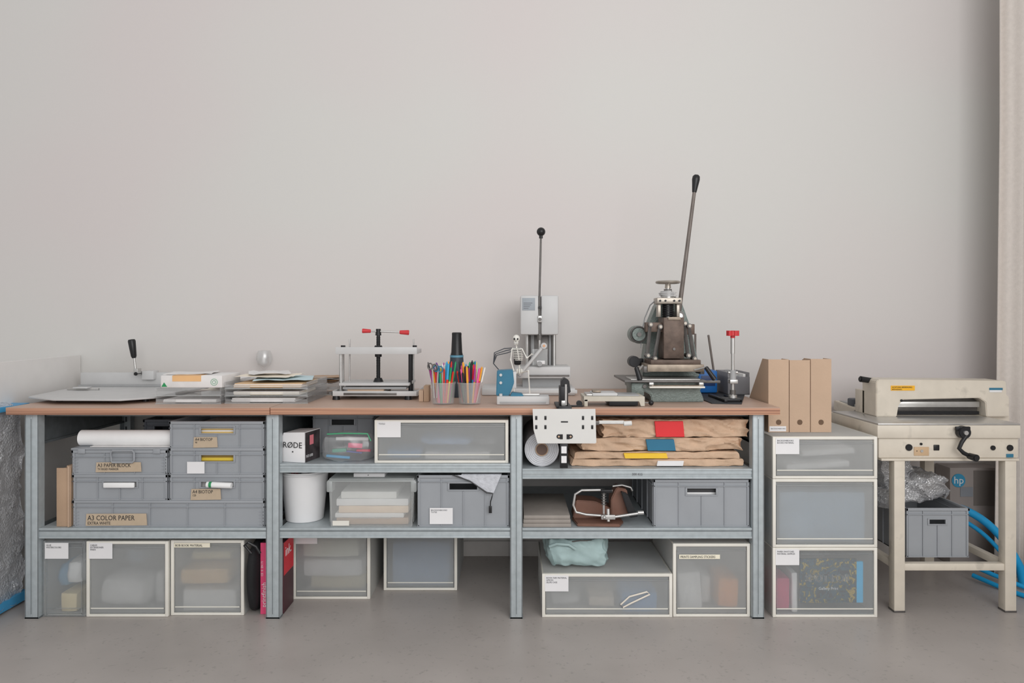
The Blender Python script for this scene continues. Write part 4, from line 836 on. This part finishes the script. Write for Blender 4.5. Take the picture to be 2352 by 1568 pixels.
P(B().cyl((X(1478,-.62),-.60,V(836)),(X(1458,-.62),-.66,V(852)),.004,steel).cyl((X(1458,-.62),-.655,V(838)),(X(1466,-.62),-.67,V(866)),.010,black,.012,bv=.003),'turn_handle',fp,'black turning handle')
P(B().cyl((X(1598,-.62),-.60,V(846)),(X(1622,-.62),-.64,V(838)),.004,steel).cyl((X(1618,-.62),-.64,V(838)),(X(1638,-.62),-.65,V(866)),.009,black,.011,bv=.003),'turn_handle',fp,'black turning handle')
P(B().box(X(1606,-.6),X(1655,-.6),-.60,-.585,TZ+.08,TZ+.092,dsteel,.002),'side_rail',fp)

MM=mat('black_mat',(44,46,50),.6,0,1,.1)
S(B().prism([(U(1607)+.0,-.70),(X(1700,-.70),-.72),(X(1728,-.3),-.20),(U(1607),-.20)],'z',TZ+.0005,TZ+.004,MM),'cutting_mat','black rubber mat lying on worktop beside press','mat')
ps=T('clamp_stand','black rail stand with chrome post and red knob','clamp stand',(X(1683,-.62),-.62,TZ+.004)); U=lambda px:X(px,-.62); V=lambda q:Z(q,-.62)
b=B().box(U(1658),U(1698),-.66,-.58,TZ+.0045,TZ+.018,blackm,.002).box(U(1655),U(1662),-.68,-.42,TZ+.0045,TZ+.016,blackm,.001).box(U(1693),U(1698),-.66,-.42,TZ+.0045,TZ+.012,blackm,.001); P(b,'rail_base',ps)
P(B().cyl((U(1683),-.62,TZ+.018),(U(1683),-.62,V(770)),.007,steel).cyl((U(1683),-.62,V(812)),(U(1683),-.62,V(772)),.009,steel),'post',ps,'chrome post')
for b in (B().cyl((U(1683),-.62,TZ+.018),(U(1683),-.62,TZ+.03),.018,steel),B().cyl((U(1683),-.62,V(872)),(U(1683),-.62,V(850)),.014,mgrey).cyl((U(1694),-.62,V(855)),(U(1672),-.62,V(855)),.006,steel).box(U(1674),U(1692),-.64,-.60,V(880),V(871),steel,.002),B().cyl((U(1683),-.62,V(905)),(U(1683),-.62,V(895)),.012,dsteel)): P(b,'collar',ps)
b=B().cyl((U(1683),-.62,V(771)),(U(1683),-.62,V(760)),.021,red,seg=24,bv=.002).cyl((U(1683),-.62,V(776)),(U(1683),-.62,V(771)),.010,red)
for k in range(5):
    an=k*1.2566; b.cyl((U(1683)+.021*math.cos(an),-.62+.021*math.sin(an),V(771)),(U(1683)+.021*math.cos(an),-.62+.021*math.sin(an),V(759)),.0075,red,seg=12)
P(b,'knob',ps,'red star knob')
for (p,q,p2,q2) in ((1597,766,1597,893),(1627,769,1646,893)):
    yy=-.12
    S(B().cyl((X(p2,yy),yy,TZ+.0006),(X(p,yy),yy,Z(q,yy)),.0055,leverm,bv=.001),'steel_rod','thin grey steel rod standing behind the press','rod',group='rods behind press')
bb_=T('blue_container','blue plastic container with cap behind press','container',(X(1616,-.24),-.24,TZ))
P(B().box(X(1604,-.28),X(1648,-.28),-.285,-.18,TZ+.0048,TZ+.115,blue,.010).box(X(1610,-.28),X(1642,-.28),-.287,-.284,TZ+.04,TZ+.09,mat('navy_print',(30,50,90),.4),.001),'container_body',bb_); P(B().cyl((X(1622,-.28),-.23,TZ+.115),(X(1622,-.28),-.23,TZ+.13),.015,blue,bv=.002),'cap',bb_)
bs=T('desk_bin','grey translucent desk bin holding sheets near the wall','bin',(X(1700,-.3),-.3,TZ)); q=frost('grey_bin',(150,150,154),.7,.2,1.3,True)
b=B(); xa,xb=X(1672,-.36),X(1722,-.36); b.box(xa,xb,-.36,-.357,TZ+.005,TZ+.09,q).box(xa,xa+.003,-.357,-.16,TZ+.005,TZ+.11,q).box(xb-.003,xb,-.357,-.16,TZ+.005,TZ+.11,q).box(xa,xb,-.16,-.157,TZ+.005,TZ+.11,q).box(xa,xb,-.36,-.16,TZ+.0045,TZ+.008,q); P(b,'bin_body',bs)
for k in range(5): S(B().box(xa+.006+.018*k,xa+.018+.018*k,-.34,-.17,TZ+.0085,TZ+.09+.012*(k%3),[mgrey,white,clearb,greyp,wpaper][k],.001),'folder','grey and white folders standing in desk bin','folder',group='folders in desk bin')

# ---------------------------------------------------------------- drawer tower + magazine files
xa,xb=A(1774),A(2014); GT='stacked drawer tower'
drawer(xa,xb,0,.290,-.79,.5,'wide frosted drawer box holding colourful catalogues',['PAPER SWATCHES','MATERIAL SAMPLES'],conts=[(.0,.15,.05,.6,(160,60,90),'book',0,.01),(.17,.235,.0,.7,(226,222,218),'book',0,.0)],group=GT,fm=frostc)
drawer(xa,xb,.291,.575,-.79,.5,'wide frosted drawer box filled with grey-blue paper',None,conts=[(.02,.98,.0,.92,(136,156,174),'paper_bundle',0,.02)],group=GT)
drawer(xa,xb,.576,.751,-.79,.5,'low frosted drawer box holding loose papers',['BACKSONBOOKS','BOOKS MATERIAL'],conts=[(.1,.8,.1,.4,(220,214,204),'paper_bundle',-3,.0),(.3,.9,.5,.8,(210,210,208),'paper_bundle',-3,.03)],group=GT)
def foilmat():
    m=bpy.data.materials.new('marbled_cover'); m.use_nodes=True; n=m.node_tree.nodes; l=m.node_tree.links; p=n['Principled BSDF']
    tc=n.new('ShaderNodeTexCoord'); nz=n.new('ShaderNodeTexNoise'); nz.inputs['Scale'].default_value=38; nz.inputs['Detail'].default_value=6; nz.inputs['Distortion'].default_value=1.2
    l.new(tc.outputs['Object'],nz.inputs['Vector']); r=n.new('ShaderNodeValToRGB'); e=r.color_ramp.elements
    e[0].position=.38; e[0].color=col((4,16,24)); e[1].position=.48; e[1].color=col((10,80,105)); x=e.new(.55); x.color=col((30,40,16)); x=e.new(.62); x.color=col((200,170,30)); x=e.new(.7); x.color=col((14,36,36))
    l.new(nz.outputs['Fac'],r.inputs['Fac']); l.new(r.outputs['Color'],p.inputs['Base Color']); return m
cyf=-.7833
ct=T('catalogue','dark marbled catalogue with white lettering inside storage box','book',(A(1905),cyf,.03))
c0,c1=A(1838),A(1968)
P(B().box(c0,c1,cyf,-.772,ZZ(1384),ZZ(1284),foilmat(),.0005),'cover',ct)
P(B().box(c1,A(1983),cyf+.001,-.77,ZZ(1384),ZZ(1290),mat('sky_blue_card',(40,170,230),.5),0),'back_card',ct,'sky blue card')
wht=mat('white_foil',(250,250,250),.5,0,1.5)
def bold(txt,x,z,y,s,m,sx):
    b=B()
    for dx in (-.0011,0,.0011):
        b.text(txt,x+dx,z,y,s,m,align='CENTER',sx=sx)
    return b
P(bold('SPOT FOIL',(c0+c1)/2,ZZ(1336),cyf-.0006,.045,wht,.92),'lettering',ct,'white lettering'); P(B().text('Gallery Print',(c0+c1)/2,ZZ(1354),cyf-.0006,.016,wht,align='CENTER'),'lettering',ct,'white lettering')
ty=.7516
for k,(x0,x1) in enumerate(((1.108,1.196),(1.199,1.288),(1.291,1.380))):
    o=T('magazine_file','tan cardboard magazine file standing on drawer tower','magazine file',((x0+x1)/2,-.54,ty),'magazine files')
    zt=1.066+(0,-.003,.002)[k]; yf_,yb_=-.672,-.41; w=.003; b=B()
    prof=[(yf_,ty),(yb_,ty),(yb_,ty+.11),(yf_+.075,zt),(yf_,zt)]
    b.prism(prof,'x',x0,x0+w,cardl).prism(prof,'x',x1-w,x1,cardl)
    cxm=(x0+x1)/2; r=.009; hz=ty+.043
    b.hpanel(x0+w,x1-w,ty,zt,cxm-r,cxm+r,hz-r,hz+r,yf_,yf_+w,cardl)
    b.box(x0+w,x1-w,yb_-w,yb_,ty,ty+.11,cardl).box(x0+w,x1-w,yf_+w,yb_-w,ty,ty+w,cardl)
    P(b,'file_body',o)
    P(B().lathe([(.0075,-.001),(.0115,-.001),(.0115,.0006),(.0075,.0006)],(0,0,0),mat('hole_brown',(96,76,60),.8),20,Matrix.Translation((cxm,yf_,hz))@Matrix.Rotation(math.pi/2,4,'X')),'finger_hole_ring',o,'dark finger hole')
    if k==0:
        P(B().box(x0+.004,x1-.012,yf_-.0014,yf_-.0002,ty+.004,ty+.026,white).text('BACKSONBOOKS',x0+.01,ty+.013,yf_-.0018,.008,greyink),'label_card',o,'white label')

# ---------------------------------------------------------------- guillotine cutter on stand
gf=-.74; U=lambda px:X(px,gf); V=lambda q:Z(q,gf)
gc=T('guillotine_cutter','old beige steel guillotine paper cutter on leg stand','paper guillotine',(X(2180,-.5),-.45,0))
xl,xr=U(2018),U(2340)
legs=[(U(2054),U(2079),gf,gf+.045),(U(2309),U(2335),gf,gf+.045),(U(2054)+.02,U(2079)+.02,-.20,-.155),(U(2309)-.03,U(2335)-.03,-.20,-.155)]
zleg=V(1058)
for (a_,b_,c_,d_) in legs: P(B().box(a_,b_,c_,d_,.001,zleg+.002,beige,.003).box(a_-.001,b_+.001,c_-.001,d_+.001,0.0005,.008,dsteel,.001),'leg',gc)
zb0,zb1=V(1311),V(1295)
P(B().box(U(2079),U(2309),gf+.004,gf+.036,zb0,zb1,beige,.003),'cross_bar',gc)
P(B().box(U(2079),U(2309),-.195,-.165,zb0,zb1,beige,.003),'cross_bar',gc)
for a_ in (U(2058),U(2312)): P(B().box(a_,a_+.032,gf+.045,-.20,zb0,zb1,beige,.003),'cross_bar',gc)
P(B().box(xl+.01,xr,gf-.004,-.12,zleg,zleg+.01,beige,.002),'stand_top',gc)
zt=V(974); zm=V(1006)
P(B().box(xl,xr,gf,-.32,zleg+.0105,zm+.001,beige,.006).box(U(2012),xr+.001,gf-.012,-.30,zm,zt-.002,beige,.006),'body',gc)
P(B().box(U(2014),xr,gf-.010,-.32,zt-.002,zt+.004,steel,.001),'cutting_bed',gc,'grey steel bed')
xr2=2.27
P(B().prism([(-.50,zt-.06),(-.08,zt-.02),(-.08,zt+.028),(-.50,zt+.004)],'x',X(1915,-.08),xr2,beige,.003).box(X(1915,-.08)+.02,xr2-.02,-.30,-.1,zt+.0165,zt+.0295,mgrey,.001),'rear_table',gc)
gb=-.50; U2=lambda px:X(px,gb); V2=lambda q:Z(q,gb)
w0,w1=U2(2005),U2(2302); zb=zt+.004
pr=[(w0,zb),(U2(2052),zb),(U2(2056),V2(930)),(U2(2066),V2(916)),(U2(2240),V2(912)),(U2(2254),V2(922)),(U2(2256),zb),(w1+.012,zb),(w1+.012,V2(910)),(w1,V2(905)),(w1-.002,V2(876)),(U2(2296),V2(873)),(U2(2010),V2(870)),(w0,V2(876))]
P(B().prism(pr,'y',-.53,-.40,beige,.003),'bridge',gc)
P(B().box(w0,w0+.02,-.42,-.33,zb,V2(900),beige,.002),'side_cheek',gc); P(B().box(w1-.01,w1+.025,-.47,-.33,zb,V2(910),beige,.003),'side_cheek',gc)
P(B().box(U2(2056),U2(2254),-.47,-.44,zb+.012,V2(914),dsteel,.002).box(U2(2062),U2(2250),-.50,-.47,V2(935),V2(922),steel,.002).box(U2(2060),U2(2252),-.49,-.48,zb+.005,V2(945),blackm),'blade_clamp',gc,'dark steel blade and clamp')
b=B().box(U2(2038),U2(2092),-.5325,-.53,V2(895),V2(884),mat('amber_label',(226,160,40),.5)); 
b.text('ACHTUNG BEDIENUNG',U2(2040),V2(889),-.5332,.0085,ink); b.text('BEIDHAENDIG',U2(2040),V2(893.5),-.5332,.007,ink)
P(b,'warning_label',gc,'amber warning label')
P(B().box(U2(2262),U2(2290),-.5325,-.53,V2(899),V2(894),mat('white_sticker',(200,200,200),.5)).box(U2(2262),U2(2292),-.5325,-.53,V2(894),V2(889),teal),'sticker',gc,'small teal and white sticker')
P(B().cyl((U2(2062),-.534,V2(918)),(U2(2062),-.53,V2(918)),.006,blackm),'lock',gc,'dark lock')
yy=-.45; P(B().cyl((X(2010,yy),yy,Z(876,yy)),(X(1985,yy),yy,Z(872,yy)),.006,steel),'lever_shaft',gc,'steel shaft')
P(B().cyl((X(2006,yy),yy,Z(874.5,yy)),(X(1972,yy),yy-.01,Z(869.5,yy)),.0125,black,.014,bv=.004),'lever_grip',gc,'black lever grip')
P(B().box(X(1945,-.2),X(2012,-.2),-.26,-.20,zt+.016,zt+.055,greyd,.008),'back_gauge_cover',gc,'dark grey cover')
P(B().tube([(X(2008,-.4),-.4,Z(930,-.4)),(X(1985,-.4),-.36,Z(940,-.4)),(X(1960,-.3),-.3,Z(945,-.3)),(X(1935,-.3),-.25,Z(960,-.3))],.003,dsteel,6),'cable',gc)
for p,q,r in ((2087,1027,.014),(2319,1028,.013),(2280,1028,.010),(2115,1019,.005)): P(B().cyl((U(p),gf-.006,V(q)),(U(p),gf+.002,V(q)),r,blackm,seg=24,bv=.001),'button',gc,'black button')
P(B().box(U(2144),U(2157),gf-.004,gf+.002,V(1034),V(1021),black,.002),'switch',gc,'black switch')
P(B().box(U(2311),U(2327),gf-.003,gf+.001,V(1050),V(1042),teal,.001),'sticker',gc,'small teal sticker')
P(B().box(U(2099),U(2133),gf-.003,gf+.001,V(1046),V(1026),mat('tan_plate',(176,150,120),.5),.001).cyl((U(2116),gf-.006,V(1035)),(U(2116),gf-.002,V(1035)),.006,steel).cyl((U(2105),gf-.004,V(1035)),(U(2105),gf-.002,V(1035)),.002,blackm),'key_switch',gc,'steel key switch on tan plate')
b=B(); yc=gf-.03; h0=(U(2203),V(990))
b.cyl((h0[0],gf-.012,h0[1]),(h0[0],yc-.012,h0[1]),.026,blackm,seg=28,bv=.003).cyl((h0[0],yc-.020,h0[1]),(h0[0],yc-.010,h0[1]),.009,steel)
b.tube([(h0[0]+.01,yc-.006,h0[1]-.01),(U(2196),yc-.008,V(1012)),(U(2190),yc-.008,V(1026)),(U(2200),yc-.008,V(1036)),(U(2214),yc-.008,V(1043))],.0085,blackm,10)
b.box(U(2185),U(2218),yc-.004,yc+.008,V(986),V(977),blackm,.003)
P(b,'crank',gc,'black crank wheel')
P(B().cyl((U(2214),yc-.002,V(1043)),(U(2216),yc-.05,V(1044)),.013,black,.015,bv=.004),'crank_knob',gc,'black crank knob')

# under the cutter
crate(X(2081,-.66),X(2228,-.66),zb1+.0005,zb1+.215,-.66,.40,'small grey plastic crate resting on stand bars',.07,.02,.05,ribs=3)
bwg=T('bubble_wrap','loose crumpled bubble wrap heaped over grey crate','bubble wrap',(X(2110,-.5),-.45,zb1+.216))
P(B().wbox(X(2026,-.58),X(2200,-.58),-.64,-.27,zb1+.2165,zb1+.335,bubble,.030,6,30,.8,8,True,3,False,.5,ridge=.025),'heap',bwg)
P(B().wbox(X(2022,-.58),X(2100,-.58),-.60,-.42,zb1+.26,zb1+.425,bubble,.028,8,22,.8,3,False,3,False,.6,ridge=.02),'fold',bwg)
P(B().wbox(X(2020,-.62),X(2066,-.62),-.66,-.54,zb1+.20,zb1+.28,bubble,.018,9,16,.8,5,False,3,False,.6,ridge=.012),'fold',bwg)
hb=T('shipping_carton','grey cardboard carton with round blue logo','cardboard box',(X(2235,-.3),-.12,0))
hm=mat('grey_carton',(138,131,128),.7,0,1.3,.05); hy=-.145
P(B().box(X(2182,hy),X(2292,hy),hy,-.02,.001,Z(1074,hy),hm,.002).box(X(2236,hy),X(2290,hy),hy-.002,hy,.30,Z(1080,hy),mat('carton_dark',(104,98,94),.7)),'carton_body',hb)
hx,hz=X(2201,hy),Z(1103,hy)
P(B().cyl((hx,hy-.0035,hz),(hx,hy-.0005,hz),.034,mat('logo_blue',(50,130,165),.5),seg=36),'logo',hb,'round blue logo'); P(B().text('hp',hx,hz-.015,hy-.0045,.052,white,align='CENTER'),'lettering',hb,'white letters')
P(B().box(X(2205,hy),X(2234,hy),hy-.0025,hy-.0015,Z(1140,hy),Z(1118,hy),mat('faded_print',(120,124,130),.7)),'print',hb,'faded print')
bm_=mat('bright_blue_foam',(24,140,192),.5,0,1.3,.05); GB='blue tubes beside stand'
def bt(pts,r,lab): S(B().tube(pts,r,bm_,12),'foam_tube',lab,'tube',group=GB)
q=lambda px,py_,y:(X(px,y),y,Z(py_,y))
def arc(p,qq,r,n=10):
    out=[]; p,qq,r=Vector(p),Vector(qq),Vector(r)
    for k in range(n+1):
        t=k/n; out.append(p*(1-t)**2+qq*2*t*(1-t)+r*t*t)
    return out
bt(arc(q(2204,1166,-.36),q(2290,1195,-.40),q(2342,1300,-.42))+arc(q(2349,1340,-.42),q(2352,1350,-.42),(X(2354,-.42),-.42,.02),3),.018,'thick bright blue foam tube curving down to floor')
bt(arc(q(2214,1196,-.37),q(2280,1230,-.37),q(2330,1312,-.37)),.010,'thin bright blue tube bent beside the stand')
bt([(X(2225,-.35),-.38,.011+.02),(X(2290,-.45),-.50,.011),(X(2350,-.55),-.63,.011),(X(2400,-.6),-.73,.011)],.0105,'bright blue tube lying on the floor')
bt([(X(2222,-.30),-.31,.06),(X(2280,-.38),-.39,.035),(X(2350,-.46),-.52,.012),(X(2400,-.5),-.58,.012)],.0105,'bright blue tube resting at floor level')

# ---------------------------------------------------------------- light
w=bpy.data.worlds.new('w'); SC.world=w; w.use_nodes=True; n=w.node_tree.nodes
bg=n['Background']; bg.inputs[1].default_value=.62; bg.inputs[0].default_value=(1,.995,.99,1)
def area(loc,tgt,sx,sy,e,c):
    d=bpy.data.lights.new('window_light','AREA'); d.shape='RECTANGLE'; d.size=sx; d.size_y=sy; d.energy=e; d.color=c
    o=bpy.data.objects.new('window_light',d); SC.collection.objects.link(o); o.location=loc
    o.rotation_euler=(Vector(tgt)-Vector(loc)).to_track_quat('-Z','Y').to_euler()
area((1.4,-5.2,2.5),(0,0,.9),4.2,2.6,130,(1,.995,.99))

SC.view_settings.view_transform='Standard'
cd=bpy.data.cameras.new('camera'); cd.lens=36*F/2352; cd.sensor_width=36; cd.shift_y=-(784-738)/2352
c=bpy.data.objects.new('camera',cd); SC.collection.objects.link(c); c.location=(0,CY,H); c.rotation_euler=(math.pi/2,0,0); SC.camera=c
